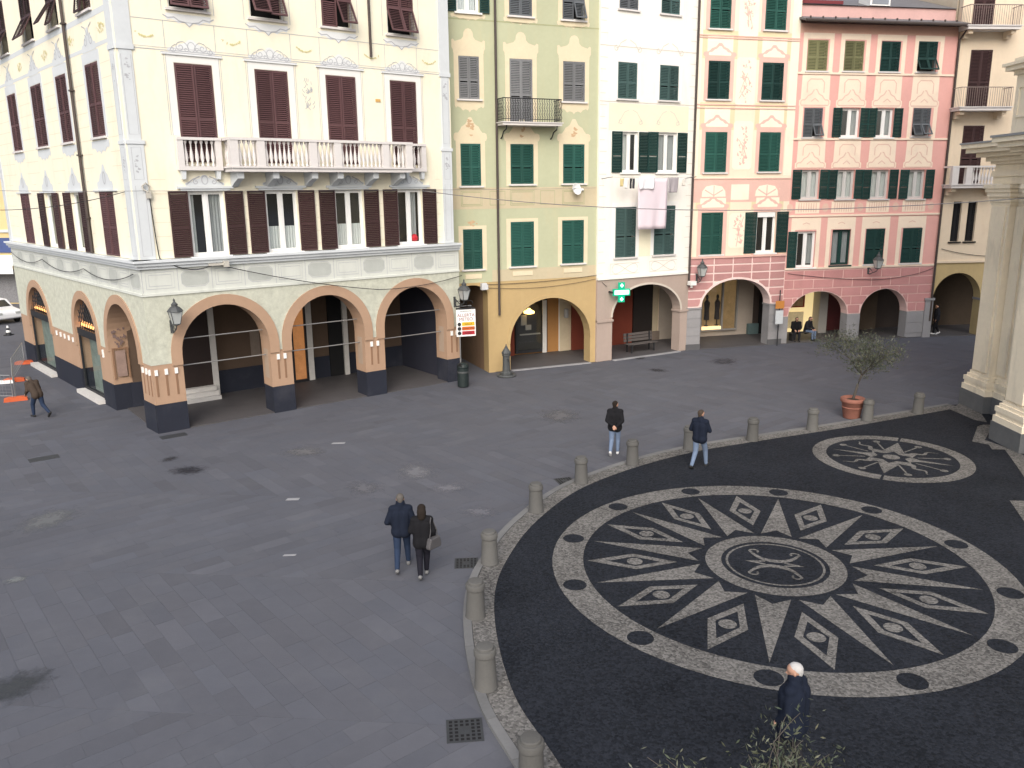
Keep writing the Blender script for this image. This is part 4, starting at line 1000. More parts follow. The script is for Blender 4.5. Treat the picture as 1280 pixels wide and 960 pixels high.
for c in (1.15, 4.1):
    ring_o = [(c - .82, 7.55), (c - .78, 7.9), (c - .55, 8.2), (c, 8.3), (c + .55, 8.2), (c + .78, 7.9), (c + .82, 7.55)]
    mp.flat(ring_o, -.014); mc.flat([(c + (u - c) * .8, 7.62 + (z - 7.55) * .75) for u, z in ring_o], -.018)
    mp.ribbon([(c - .5, 7.95), (c, 7.68), (c + .5, 7.95)], .06, -.022); mp.ribbon([(c, 7.62), (c, 8.15)], .05, -.022)
mc.quad((2.1, -.010, 7.45), (3.1, -.010, 7.45), (3.1, -.010, 8.2), (2.1, -.010, 8.2))
mp.quad((UD, -.006, 7.35), (LD, -.006, 7.35), (LD, -.006, 8.42), (UD, -.006, 8.42))
for z in (8.45, 11.9, 15.0, 11.75, 14.9): mp.box(UD, LD, -.035, 0, z, z + .05)
mc.quad((4.98, -.007, 8.6), (LD, -.007, 8.6), (LD, -.007, HD), (4.98, -.007, HD)); mc.quad((UD, -.007, 8.6), (.22, -.007, 8.6), (.22, -.007, HD), (UD, -.007, HD))
FD.part('painted_surround', mp, D_PINK); FD.part('painted_panel', mc, D_CREAM); FD.part('painted_field', my, D_YELL); FD.part('painted_figure', fg, PL_ROSE)
FD.part('string_course', MB().box(UD, LD, -.08, 0, 4.62, 4.72), D_PINK)
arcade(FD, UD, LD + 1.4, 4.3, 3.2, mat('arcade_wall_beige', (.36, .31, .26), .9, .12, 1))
ds = FD.part('shop_window', MB().frame(2.35, 4.62, .35, 3.2, .08, 2.98, 3.10).box(3.62, 3.72, 2.98, 3.10, .43, 3.12), mat('shop_frame_grey', (.25, .24, .23), .5, .1))
FD.part('display_back', MB().quad((2.43, 3.18, .4), (4.56, 3.18, .4), (4.56, 3.18, 3.15), (2.43, 3.18, 3.15)), mat('shop_lit_gold', (.22, .145, .08), .8, .5, 2.6, emit=(.62, .38, .16), estr=.12), parent=ds)  # shop light put into the backdrop as a faint glow of its own
FD.part('display_floor', MB().box(2.43, 3.6, 2.95, 3.17, .44, .60), mat('shop_lit_floor', (.7, .5, .25), .8, .1, emit=(1, .72, .35), estr=.8), parent=ds)  # warm pool of light on the floor, made by the box's own emission
for u in (2.78, 3.42):
    FD.part('mannequin', MB().lathe([(.10, 0), (.12, .05), (.03, .06), (.03, .35), (.16, .36), (.13, .9), (.17, 1.3), (.08, 1.42), (.045, 1.48), (.08, 1.58), (.07, 1.68), (.02, 1.74)], 8), mat('clothes_dark', (.04, .035, .035), .9, .3, 5), loc=(u, 3.12, .62), parent=ds)
FD.part('pane', MB().quad((2.43, 3.03, .43), (4.54, 3.03, .43), (4.54, 3.03, 3.12), (2.43, 3.03, 3.12)), SHOPG, parent=ds)
FD.part('wall_recess', MB().box(6.05, 6.4, 3.0, 3.19, .05, 2.6), DARK); FD.part('low_cabinet', MB().box(5.35, 6.0, 3.0, 3.19, .03, .62), mat('cabinet_teal', (.10, .15, .15), .7, .2))
FD.part('rear_block', MB().box(UD, LD, 3.25, 11, .0, 4.4).box(UD, LD, .5, 11, 4.32, HD - .05), D_PEACH)
FD.part('roof', MB().box(UD, LD, -.4, 11, HD, HD + .3), mat('roof_slate', (.12, .11, .11)))

# ================================================================== building E: pink house
Eb = thing('pink_house', 'wide pink house with cream window frames, slate eaves and block arcade', 'building', (14.186, 42.459, 0))
FE = Fac(Eb, (14.186, 42.459), (.98251, .18622)); UE = -.05; LE = 8.62; HE = 15.75
rE = [(.41, 1.5, 13.58, 15.0, OLIVE_SH), (2.40, 3.45, 13.60, 15.0, OLIVE_SH), (4.39, 5.45, 13.60, 15.02, GREEN_D), (6.43, 7.52, 13.61, 15.05, GREEN_D),
      (.45, 1.46, 10.45, 11.85, SLATE), (6.50, 7.51, 10.50, 11.88, SLATE), (4.42, 5.52, 4.05, 5.88, GREEN_D), (6.56, 7.70, 4.05, 5.88, GREEN_D)]
oE3 = [(2.50, 3.52, 10.45, 11.86), (4.44, 5.40, 10.45, 11.86)]
oE2 = [(.54, 1.54, 7.44, 8.88), (2.52, 3.50, 7.42, 8.87), (4.43, 5.46, 7.40, 8.86), (6.58, 7.55, 7.38, 8.85)]
oE1 = [(.52, 1.58, 3.98, 5.82), (2.50, 3.58, 4.05, 5.87)]
zone(FE, 'wall', UE, LE, 3.90, HE, E_PINK, [r[:4] for r in rE] + oE3 + oE2 + oE1)
arE = [(.31, 3.72, 1.45, 2.71), (4.47, 7.25, 1.45, 2.72)]
gw = zone(FE, 'arcade_wall', UE, LE, 1.45, 3.90, mat('joint_pale_rose', (.75, .52, .48), .9, .1), arches=arE, t=.6)
for a, b in ((UE, .31), (3.72, 4.47), (7.25, LE)):
    zone(FE, 'pier', a, b, 0, 1.45, STONE_G, t=.6, cap=True)
    for k in range(2): FE.part('pier_block', MB().box(a + .008, b - .008, -.025, 0, .28 + k * .57, .28 + (k + 1) * .57 - .02), STONE_G)
rowsE = []
for i in range(5):
    z0 = 1.47 + i * .47; us = [UE]; x = (.55 if i % 2 else 1.1)
    while x < LE - .3: us.append(UE + x); x += 1.12
    us.append(LE); rowsE.append((z0, min(3.86, z0 + .47), us))
blocks(FE, gw, rowsE, arE, E_BLOCK, gap=.05, dy=.02, clear=.04)
flE = {3: (30, 30), 4: (0, 28), 5: (26, 32)}
for i, r in enumerate(rE): win(FE, *r[:4], 'closed', r[4], flap=flE.get(i, (0, 0)))
for o_ in oE3: win(FE, *o_, 'open', GREEN_D, sw=.47, curt=[(.6, .95, .05, .95, CURT_G)])
for i, o_ in enumerate(oE2): win(FE, *o_, 'open', GREEN_D, sw=.49, curt=[(.1, .48, .05, .95, CURT), (.55, .95, .05, .95, CURT)], frame=mat('frame_pale_grey', (.55, .54, .52), .7, .05))
win(FE, *oE1[0], 'open', GREEN_D, sw=.5, curt=[(.55, .95, .1, .9, CURT_G)], shut=(1, 0)); win(FE, *oE1[1], 'open', None, curt=[(.06, .94, .06, .94, CURT_G)], frame=GREEN_D)
mc = MB(); mp = MB()
cols = [(.43, 1.53), (2.44, 3.50), (4.41, 5.49), (6.5, 7.6)]
for (a, b) in cols:
    c = (a + b) / 2; hw = (b - a) / 2
    for z0, z1 in ((13.6, 15.02), (10.47, 11.87), (4.03, 5.87)):
        mc.ring([(a - .05, z0 - .06), (a - .05, z1 + .03), (b + .05, z1 + .03), (b + .05, z0 - .06)], [(a - .27, z0 - .06), (a - .27, z1 + .3), (b + .27, z1 + .3), (b + .27, z0 - .06)], -.010, 0)
    for z0, z1 in ((11.95, 13.4), (8.95, 10.3)):
        mc.flat([(c - hw - .22, z0 + .3), (c - hw - .30, z0 + .25), (c - hw - .3, z0), (c + hw + .3, z0), (c + hw + .3, z0 + .25), (c + hw + .22, z0 + .3), (c + hw + .2, z1), (c - hw - .2, z1)], -.006)
        mp.ribbon([(c - hw + .1, z0 + .62), (c - hw + .1, z1 - .35), (c - hw + .25, z1 - .2), (c + hw - .25, z1 - .2), (c + hw - .1, z1 - .35), (c + hw - .1, z0 + .62)], .05, -.012)
        pd = [(c + x * (hw + .22), z0 + .02 + y * .75) for x, y in mirror(PED)]; mp.ribbon(pd, .055, -.012); mp.ribbon([(c - .2, z0 + .2), (c, z0 + .35), (c + .2, z0 + .2)], .05, -.012)
    # painted balusters
    mc.quad((c - hw - .12, -.006, 6.72), (c + hw + .12, -.006, 6.72), (c + hw + .12, -.006, 7.3), (c - hw - .12, -.006, 7.3))
    for k in range(8): 
        u = c - hw + .07 + k * (2 * hw - .14) / 7; mp.ribbon([(u, 6.78), (u, 6.9), (u, 7.05), (u, 7.24)], lambda t: .035 + .035 * math.sin(math.pi * t), -.012)
    mc.quad((a - .27, -.006, 6.0), (b + .27, -.006, 6.0), (b + .27, -.006, 6.5), (a - .27, -.006, 6.5)); mp.ribbon([(c - .2, 6.18), (c, 6.25), (c + .2, 6.18)], .04, -.012)
    mc.quad((a - .30, -.005, 13.42), (b + .30, -.005, 13.42), (b + .30, -.005, 13.56), (a - .30, -.005, 13.56))
for u in (.0, 1.98, 3.95, 5.98, 8.05): mp.flat([(u + .18 * math.cos(q), 7.0 + .22 * math.sin(q)) for q in [i * .524 for i in range(12)]], -.012)
st = MB()
for z in (10.32, 6.55, 13.42): st.box(UE, LE, -.05, 0, z, z + .09)
st.box(UE, LE, -.06, 0, 3.88, 3.97)
FE.part('painted_surround', mc, E_CREAM); FE.part('painted_ornament', mp, mat('paint_rose_beige', (.70, .48, .39), .9, .1, 3)); FE.part('string_course', st, E_CREAM)
FE.part('painted_frieze', MB().quad((UE, -.005, 15.3), (LE, -.005, 15.3), (LE, -.005, HE), (UE, -.005, HE)), mat('paint_pink_pale', (.66, .40, .31), .9, .1))
RS = mat('roof_slate_grey', (.16, .155, .16), .75, .2, 3, .4, 20)
rf = FE.part('roof', MB().add([(UE - .1, -.62, HE + .0), (LE + .12, -.62, HE + .0), (LE + .12, 1.5, HE + .62), (UE - .1, 1.5, HE + .62), (UE - .1, -.62, HE + .09), (LE + .12, -.62, HE + .09), (LE + .12, 1.5, HE + .71), (UE - .1, 1.5, HE + .71)], [(0, 3, 2, 1), (4, 5, 6, 7), (0, 1, 5, 4), (1, 2, 6, 5), (3, 0, 4, 7)]), RS)
FE.part('gutter', MB().tube([(UE - .1, -.68, HE + .02), (LE + .15, -.68, HE - .02)], .075, 8), PIPE, parent=rf)
for k in range(13): FE.part('snow_guard', MB().box(UE + .25 + k * .66, UE + .31 + k * .66, -.42, -.36, HE + .14, HE + .26), PIPE, parent=rf)
FE.part('attic_wall', MB().box(UE, LE, .35, 10, HE - .1, 16.65), mat('attic_pink', (.60, .38, .35), .9, .1, 1, stain=.3))
FE.part('attic_roof', MB().add([(UE, .25, 16.66), (LE, .25, 16.66), (LE, 6, 18.6), (UE, 6, 18.6), (UE, 10, 16.66), (LE, 10, 16.66)], [(0, 1, 2, 3), (3, 2, 5, 4), (0, 3, 4), (1, 5, 2)]), RS)
sk = FE.part('skylight', MB().box(3.7, 4.8, .2, 1.2, 16.68, 17.15), WHITE); FE.part('pane', MB().quad((3.8, .19, 16.74), (4.7, .19, 16.74), (4.7, .19, 17.1), (3.8, .19, 17.1)), LEAD, parent=sk)
FE.part('terrace_rail', MB().box(UE + .05, 2.3, .27, .33, 16.7, 16.85), mat('rail_dark_red', (.16, .03, .035), .6, .1))
FE.part('downpipe', MB().tube([(LE + .05, -.6, HE - .1), (LE + .02, -.1, HE - .6), (LE + .0, -.1, .9)], .055, 8), PIPE)
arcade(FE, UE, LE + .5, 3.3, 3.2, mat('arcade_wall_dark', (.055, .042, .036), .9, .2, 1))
es = FE.part('lit_shop', MB().box(1.6, 3.50, 3.0, 3.19, .03, 3.1), mat('shop_lit_cream', (.75, .62, .36), .8, .12, 1.5, emit=(.95, .74, .36), estr=.42))
FE.part('picture_frame', MB().frame(1.95, 2.95, 1.45, 2.75, .07, 2.95, 2.999), mat('frame_red', (.35, .06, .03), .6, .1), parent=es)
FE.part('picture', MB().quad((2.02, 2.99, 1.52), (2.88, 2.99, 1.52), (2.88, 2.99, 2.68), (2.02, 2.99, 2.68)), mat('picture_brown', (.55, .36, .2), .7, .5, 4), parent=es)
FE.part('lit_counter', MB().box(1.65, 2.9, 2.9, 2.999, .3, 1.2), mat('counter_glow', (.6, .5, .33), .8, .3, 6, emit=(.9, .7, .35), estr=.12), parent=es)  # counter glows by itself to stand for the shop's light on it
FE.part('inner_pillar', MB().box(3.55, 4.05, 2.4, 3.19, .03, 3.28), mat('pillar_pale', (.36, .34, .31), .9, .1))
FE.part('red_door', MB().box(4.1, 5.4, 3.05, 3.19, .03, 2.6), mat('door_wine', (.09, .018, .018), .6, .2)); FE.part('inner_wall', MB().box(6.2, 7.4, 2.8, 3.19, .03, 3.2), mat('wall_dim_brown', (.10, .075, .055), .9, .2))
FE.part('rear_block', MB().box(UE, LE, 3.25, 11, .0, 3.4).box(UE, LE, .5, 11, 3.32, HE - .12), E_PINK)

# ================================================================== building F: sand coloured house with balconies
Fb = thing('sand_house', 'sand coloured house with stacked balconies and mustard arch beside pink house', 'building', (22.749, 44.082, 0))
FF = Fac(Fb, (22.749, 44.082), (.99645, .08423)); UF = .0; LF = 7.0; HF = 19.5
rF = [(.55, 1.66, 15.72, 17.9, MAROON_D), (.68, 1.84, 11.9, 14.7, MAROON_D), (.72, 1.86, 8.1, 11.03, MAROON_D)]
oF = [(.64, 1.12, 5.12, 7.2), (1.46, 1.96, 5.12, 7.2)]
zone(FF, 'wall', UF, LF, 4.03, HF, F_CREAM, [r[:4] for r in rF] + oF)
arF = (.03, 2.74, 2.05, 3.45)
zone(FF, 'arcade_wall', UF, LF, 0, 4.03, F_YELL, arches=[arF, (3.6, 6.3, 2.05, 3.45)], t=.6)
FF.part('pilaster', MB().box(-.42, .02, -.12, .5, 0, 2.02).box(-.47, .07, -.17, .55, 2.021, 2.14), STONE_G); FF.part('pilaster', MB().box(2.75, 3.55, -.05, .55, 0, 1.95).box(2.7, 3.6, -.1, .6, 1.951, 2.07), STONE_G)
FF.part('string_course', MB().box(UF, LF, -.08, 0, 4.0, 4.1), F_CREAM)
for r in rF: win(FF, *r[:4], 'closed', r[4], sill=False)
for o_ in oF: win(FF, *o_, 'open', None, curt=[(.1, .9, .05, .5, CURT_G)], frame=DARK)
for zf, kind in ((15.68, 'i'), (11.84, 'i'), (8.03, 's')):
    sb = FF.part('balcony', MB().box(-.12, 2.65, -.8, 0, zf - .14, zf).box(-.17, 2.7, -.85, 0, zf + .001, zf + .05), BAL_ST)
    for u in (.15, 2.4): FF.part('bracket', MB().prism([(-.12, 0), (.12, 0), (.12, .35), (-.12, .35)], -.3, 0).box(-.12, .12, -.62, -.3, .18, .35), F_CREAM, loc=(u, 0, zf - .5), parent=sb)
    if kind == 'i':
        rl = MB().tube([(-.1, 0, zf + .98), (-.1, -.78, zf + .98), (2.63, -.78, zf + .98), (2.63, 0, zf + .98)], .022, 6)
        for k in range(24): rl.tube([(-.1 + 2.73 * k / 23, -.78, zf + .05), (-.1 + 2.73 * k / 23, -.78, zf + .98)], .012, 4, False)
        for k in range(1, 6):
            for x in (-.1, 2.63): rl.tube([(x, -.78 + k * .13, zf + .05), (x, -.78 + k * .13, zf + .98)], .012, 4, False)
        FF.part('railing', rl, mat('railing_grey_rust', (.25, .20, .18), .7, .2), parent=sb)
    else:
        FF.part('balcony_rail', MB().box(-.15, 2.68, -.83, -.62, zf + .88, zf + .97).box(-.15, .1, -.62, 0, zf + .88, zf + .97), BAL_ST, parent=sb)
        FF.part('balcony_pedestal', MB().box(-.13, .22, -.82, -.62, zf + .051, zf + .879), BAL_ST, parent=sb); FF.part('balcony_pedestal', MB().box(.62, .95, -.82, -.62, zf + .051, zf + .879), BAL_ST, parent=sb)
        b2 = baluster(.82, .075, BAL_ST)
        for k in range(9): FF.part('baluster', b2, loc=(1.06 + k * .17, -.72, zf + .05), parent=sb)
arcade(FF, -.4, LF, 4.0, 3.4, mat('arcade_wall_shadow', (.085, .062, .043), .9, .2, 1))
FF.part('rear_block', MB().box(UF, LF, 3.45, 11, .0, 4.1).box(UF, LF, .5, 11, 4.02, HF - .05), F_CREAM)
FF.part('roof', MB().box(UF, LF, -.4, 11, HF, HF + .3), RS)

# ================================================================== the church
CHU = thing('church', 'pale stucco church corner with tall pilasters, deep cornice and grey plinths', 'church', (16.8, 29.84, 0))
FH = Fac(CHU, (16.8, 29.84), (0.0, -1.0))
def pilaster(u0, u1, y, dep, name='pilaster'):
    p = FH.part(name, MB().box(u0 + .25, u1 - .25, y + .22, dep, 1.38, 7.35).box(u0 + .38, u1 - .38, y + .16, y + .23, 1.45, 7.3), CH_LT)
    FH.part('plinth', MB().box(u0, u1, y, dep, 0, .66), CH_DARK, parent=p)
    b = MB(); cc_ = MB()
    for z0, z1, e in ((.661, .86, .03), (.861, 1.0, .08), (1.001, 1.16, .05), (1.161, 1.27, .13), (1.271, 1.38, .19)): b.box(u0 + e, u1 - e, y + e, dep, z0, z1)
    for z0, z1, e in ((7.351, 7.45, .20), (7.451, 7.62, .16), (7.621, 7.78, .10), (7.781, 7.90, .05), (7.901, 8.04, .0)): cc_.box(u0 + e, u1 - e, y + e, dep, z0, z1)
    FH.part('base_moulding', b, CH_LT, parent=p); FH.part('capital', cc_, CH_LT, parent=p); return p
pilaster(0, 1.59, 0, 1.2); pilaster(4.5, 6.1, -1.42, 0.4); pilaster(5.75, 7.9, -1.22, 0.3)
pilaster(1.0, 2.3, .28, 1.3)
FH.part('wall', MB().box(.2, 4.9, .55, 12, 0, 8.05).box(4.8, 12, -.85, 12, 0, 8.06), CH_WARM)
def entab(u0, u1, y, dep):
    e = MB()
    for z0, z1, k in ((8.05, 8.3, 0), (8.301, 8.5, -.05), (8.501, 8.72, .02), (8.721, 8.82, -.1), (8.821, 8.97, -.22), (8.971, 9.12, -.45), (9.121, 9.28, -.7), (9.281, 9.42, -.82)):
        e.box(u0 + .2 + k, u1 - .2 - k, y + .2 + k, dep, z0, z1)
    return FH.part('entablature', e, CH_LT)
entab(0, 4.6, 0, 11.9); entab(4.4, 12, -1.42, 11.8)
FH.part('cornice_flashing', MB().box(-.66, 4.5, -.66, 5, 9.421, 9.48).box(3.74, 12.6, -2.08, 5, 9.422, 9.49), LEAD)
FH.part('upper_wall', MB().box(.5, 12, .9, 11.7, 9.5, 21).box(4.9, 12, -.7, 11.6, 9.5, 21.5), CH_LT)
FH.part('upper_pilaster', MB().box(.3, 1.6, .55, 1.5, 9.5, 11.5).box(.45, 1.4, .65, 1.4, 12.2, 20).box(4.6, 6.2, -.95, .5, 9.5, 11.5).box(4.75, 6.0, -.85, .5, 12.2, 20), CH_LT)
um = MB()
for z0, z1, k in ((11.5, 11.65, 0), (11.651, 11.8, -.08), (11.801, 11.95, -.28), (11.951, 12.05, -.36), (12.051, 12.2, -.1)): um.box(.3 + k, 1.7 - k, .55 + k, 1.7, z0, z1).box(4.6 + k, 6.3 - k, -.95 + k, .6, z0, z1).box(1.5, 4.7, .8 + k, 1.7, z0, z1)
FH.part('upper_moulding', um, CH_LT)
FH.part('panel_moulding', MB().frame(.5, 1.4, 10.25, 11.3, .08, .50, .551), CH_LT)

# ================================================================== far side street
FAR = thing('far_house', 'cream yellow house across the side street with white awning', 'building', (-46, 63.2, 0))
FR = Fac(FAR, (-46, 63.2), (.98, -.05))
zone(FR, 'wall', 0, 22, 0, 20, mat('far_wall_yellow', (.66, .52, .27), .9, .08, .4, stain=.2), [(a, a + 1.2, z, z + 2.2) for a in (1.5, 4.5, 13, 16, 19) for z in (6.5, 10.5, 14.5)])
for a in (1.5, 4.5, 13, 16, 19):
    for z in (6.5, 10.5, 14.5): win(FR, a, a + 1.2, z, z + 2.2, 'closed', MAROON_D)
FR.part('string_course', MB().box(0, 22, -.12, 0, 5.4, 5.6).box(0, 22, -.12, 0, 9.4, 9.6).box(0, 22, -.12, 0, 13.4, 13.6), PL_A_GREY)
FR.part('awning', MB().add([(5, 0, 3.7), (9, 0, 3.7), (9, -1.3, 3.0), (5, -1.3, 3.0), (5, -1.3, 2.4), (9, -1.3, 2.4)], [(0, 1, 2, 3), (3, 2, 5, 4)]), WHITE)
FR.part('shop_sign', MB().box(5.4, 8.9, -.15, 0, 3.9, 5.0), mat('sign_blue', (.06, .09, .22), .6, .15, 3))
FR.part('shop_shutter', MB().box(5.2, 8.8, -.06, 0, .1, 2.6), mat('roller_grid', (.2, .2, .21), .6, .5, 12))
FR.part('rear_block', MB().box(0, 22, .5, 10, 0, 19.9), MATS['far_wall_yellow'])

# ================================================================== street furniture
def lantern(label, F, u, z, out=.62, side=0.0, m=None, group='wall lanterns on the facades'):
    """wall lantern: curved bracket from the wall, four-sided tapering glass cage, cap and finial"""
    m = m or IRON_G
    p = F.world(u, 0, z); a = F.W.to_euler().z
    t = tag(link('wall_lantern', None, None, p, a), label, 'lamp', group)
    link('bracket', MB().box(-.05, .05, -.04, 0, -.12, .32).tube([(0, -.02, -.05), (0, -.18, -.1), (0, -.36, -.02), (0, -out + .05, .10), (0, -out, .22)], .022, 6).tube([(0, -.02, .25), (0, -.2, .18), (0, -.38, .05)], .016, 6).tube([(0, -.12 - .09 * math.cos(q), .10 + .09 * math.sin(q)) for q in [i * .6 for i in range(10)]], .012, 5).mesh('bracket', m), t)
    c = (0, -out, .22)
    fr = MB(); b0, b1, h = .105, .185, .42
    for sx, sy in ((-1, -1), (1, -1), (1, 1), (-1, 1)): fr.tube([(sx * b0, -out + sy * b0, .26), (sx * b1, -out + sy * b1, .26 + h)], .014, 5)
    for r, zz in ((b0, .26), (b1, .26 + h)): fr.tube([(r, -out - r, zz), (r, -out + r, zz), (-r, -out + r, zz), (-r, -out - r, zz), (r, -out - r, zz)], .014, 5)
    fr.lathe([(.04, .2), (.13, .24), (.12, .27)], 8, (0, -out, 0))
    cg = link('cage', fr.mesh('cage', m), t)
    for k in range(4):
        q = RZ(k * math.pi / 2); vs = [(-b0, -b0, .27), (b0, -b0, .27), (b1, -b1, .25 + h), (-b1, -b1, .25 + h)]
        link('glass', MB().quad(*[tuple(Vector((0, -out, 0)) + q @ Vector(v)) for v in vs]).mesh('glass', LAMPG), cg)
    link('cap', MB().lathe([(.27, .26 + h), (.25, .30 + h), (.16, .40 + h), (.10, .43 + h), (.11, .50 + h), (.05, .56 + h), (.03, .60 + h), (.035, .64 + h), (.006, .70 + h)], 8, (0, -out, 0)).mesh('cap', m), t)
    return t
lantern('grey wall lantern on bracket at the corner of the cream palazzo', FA, .78, 3.55, .62)
lantern('wall lantern on bracket between white house and peach house', FD, .40, 3.55, .55)
lantern('lantern on long bracket between windows of the pink house', FE, 4.72, 3.65, .8)
lantern('lantern hung by the narrow alley arch above the weather sign', FA, 12.35, 3.35, .75)

# bollards
bm_ = MB().lathe([(.195, 0), (.20, .02), (.188, .05), (.166, .56), (.166, .58), (.185, .60), (.188, .68), (.176, .705), (.150, .712), (.148, .745), (.135, .76), (.05, .77)], 20).mesh('stone_bollard', BOL, True)
try: bm_.set_sharp_from_angle(angle=math.radians(35))
except Exception: pass
BPX = [(663, 985), (606, 861), (593, 772), (611, 705), (669, 640), (726, 604), (790, 581), (861, 562), (940, 551), (1015, 538), (1084, 526), (1147, 517)]
order = ['first', 'second', 'third', 'fourth', 'fifth', 'sixth', 'seventh', 'eighth', 'ninth', 'tenth', 'eleventh', 'twelfth']
near = {1: 'closest to the pierced drain cover lying away from the people', 3: 'beside the drain cover next to the walking couple', 10: 'beside the terracotta pot'}
for i, p in enumerate(BPX):
    q = gp(*p, FZ); o = link('stone_bollard', bm_, None, (q.x + .02, q.y + .05, FZ), rr(0, 6))
    o.rotation_euler = (rr(-.025, .025), rr(-.025, .025), rr(0, 6))
    tag(o, 'squat grey stone bollard ' + (near[i] if i in near else 'edging the forecourt, %s counted from the church corner' % order[11 - i]), 'bollard', 'stone bollards along the kerb')

# drain covers
def drain(label, c, ang, w, holes=True):
    t = tag(link('drain_cover', MB().box(-w / 2, w / 2, -w / 2, w / 2, -.02, .006).mesh('drain_cover', mat('drain_iron', (.055, .058, .062), .7, .2, 6, metal=.3)), None, (c[0], c[1], 0), ang), label, 'drain', 'drain covers')
    n = 6
    for i in range(n):
        for j in range(n):
            if i in (2, 3) and j in (2, 3): continue
            x = (i - 2.5) * w / 6.6; y = (j - 2.5) * w / 6.6; s = w * .045
            link('hole', MB().box(x - s, x + s, y - s, y + s, .006, .0085).mesh('hole', DARK), t)
q = gp(581, 913); drain('square pierced drain cover near the kerb', q, .1, .56)
q = gp(583, 704); drain('square pierced drain cover beside the arm in arm couple', q, .05, .52)
q = gp(706, 601); drain('drain cover tucked against the curve of the kerb', q, .3, .5)
for k, (p, lab) in enumerate([((55, 573), 'dark iron manhole cover before the walking man'), ((217, 545), 'small iron cover at the foot of the corner pier')]):
    q = gp(*p); tag(link('manhole_cover', MB().box(-.42, .42, -.22, .22, -.02, .007).frame(-.3, .3, -.0, .0, .0, 0, 0).mesh('manhole_cover', MATS['drain_iron']), None, (q.x, q.y, 0), .65), lab, 'manhole', 'manhole covers')

# pale worn patches of paving
for p, w, l in [((423, 554), .15, .45), ((366, 624), .15, .36), ((362, 694), .08, .3)]:
    q = gp(*p); link('pale_patch', MB().plan([(-l / 2, -w / 2), (l / 2 * .9, -w * .6), (l / 2, w * .4), (-l / 2 * .8, w / 2)], .002, .0075).mesh('pale_patch', PV_LT), pave, (q.x, q.y, 0), .1)

# worn dark blotches on the paving
def blotch(name, c, r, col, seed):
    m = bpy.data.materials.new(name); m.use_nodes = True; n = m.node_tree; N = n.nodes; L = n.links; b = N['Principled BSDF']; b.inputs['Base Color'].default_value = (*col, 1); b.inputs['Roughness'].default_value = .8; b.inputs['Specular IOR Level'].default_value = .15
    tc = N.new('ShaderNodeTexCoord'); ln_ = N.new('ShaderNodeVectorMath'); ln_.operation = 'LENGTH'; L.new(tc.outputs['Object'], ln_.inputs[0])
    nz = N.new('ShaderNodeTexNoise'); nz.inputs['Scale'].default_value = 3.5; nz.inputs['Detail'].default_value = 8; nz.inputs['Roughness'].default_value = .7; L.new(tc.outputs['Object'], nz.inputs['Vector'])
    a = N.new('ShaderNodeMath'); a.operation = 'SUBTRACT'; L.new(nz.outputs['Fac'], a.inputs[0]); k = N.new('ShaderNodeMath'); k.operation = 'MULTIPLY'; k.inputs[1].default_value = .62; L.new(ln_.outputs['Value'], k.inputs[0]); L.new(k.outputs[0], a.inputs[1])
    mr = N.new('ShaderNodeMapRange'); mr.inputs['From Min'].default_value = .05; mr.inputs['From Max'].default_value = .4; mr.inputs['To Max'].default_value = .8; L.new(a.outputs[0], mr.inputs['Value']); L.new(mr.outputs[0], b.inputs['Alpha'])
    o = link('stain', MB().quad((-1, -1, 0), (1, -1, 0), (1, 1, 0), (-1, 1, 0)).mesh('stain', m), pave, (c.x, c.y, .0065 + seed * .0004), seed * 1.3); o.scale = (r, r * .8, 1)
for i, (p, r, col) in enumerate([((235, 588), .8, (.035, .035, .042)), ((212, 574), .45, (.05, .05, .055)), ((822, 463), .7, (.05, .05, .055)), ((800, 448), .5, (.06, .06, .065)), ((520, 590), 1.1, (.19, .19, .205)), ((560, 610), .8, (.18, .18, .2)), ((60, 650), 1.2, (.16, .165, .17)), ((600, 640), .7, (.17, .17, .19)), ((15, 860), .9, (.06, .065, .07)), ((455, 610), .9, (.15, .15, .165)), ((20, 725), .35, (.2, .21, .21)), ((700, 520), 1.4, (.15, .148, .155)), ((380, 565), 1.0, (.16, .158, .165)), ((905, 452), 1.2, (.075, .075, .085))]):
    blotch('stain_%d' % i, gp(*p), r, col, i)
# drinking fountain, bin, weather sign
t = thing('drinking_fountain', 'cast iron column drinking fountain before the ochre pier', 'fountain', (-.24, 35.50, 0), .4)
link('basin', MB().lathe([(.42, 0), (.44, .05), (.40, .10), (.30, .10), (.28, .06)], 14).mesh('basin', IRON_G), t)
link('column', MB().lathe([(.25, .05), (.25, .18), (.18, .24), (.165, .5), (.16, .9), (.19, .93), (.19, 1.0), (.15, 1.03)], 10).mesh('column', IRON_G), t)
link('cap', MB().lathe([(.21, 1.03), (.21, 1.08), (.13, 1.2), (.08, 1.26), (.07, 1.32), (.03, 1.36), (.02, 1.45)], 10).mesh('cap', IRON_G), t)
link('spout', MB().tube([(0, -.15, .78), (0, -.27, .78), (0, -.3, .7)], .025, 7).mesh('spout', IRON), t)
t = thing('litter_bin', 'dark green round litter bin beside the last navy pier', 'bin', (-2.05, 33.55, 0), -.5)
link('drum', MB().lathe([(.20, .02), (.235, .04), (.24, .40), (.235, .42), (.24, .44), (.24, .82), (.20, .84)], 16).mesh('drum', mat('bin_green', (.018, .026, .026), .5, .2, 6)), t)
link('hood', MB().lathe([(.245, .84), (.25, .88), (.22, .98), (.12, 1.04), (.02, 1.05)], 16).mesh('hood', MATS['bin_green']), t)
link('opening', MB().tube([(0, -.17, .94), (0, -.235, .93)], .09, 12).mesh('opening', DARK), t); link('band', MB().lathe([(.247, .62), (.25, .63), (.25, .68), (.247, .69)], 16).mesh('band', IRON_G), t)
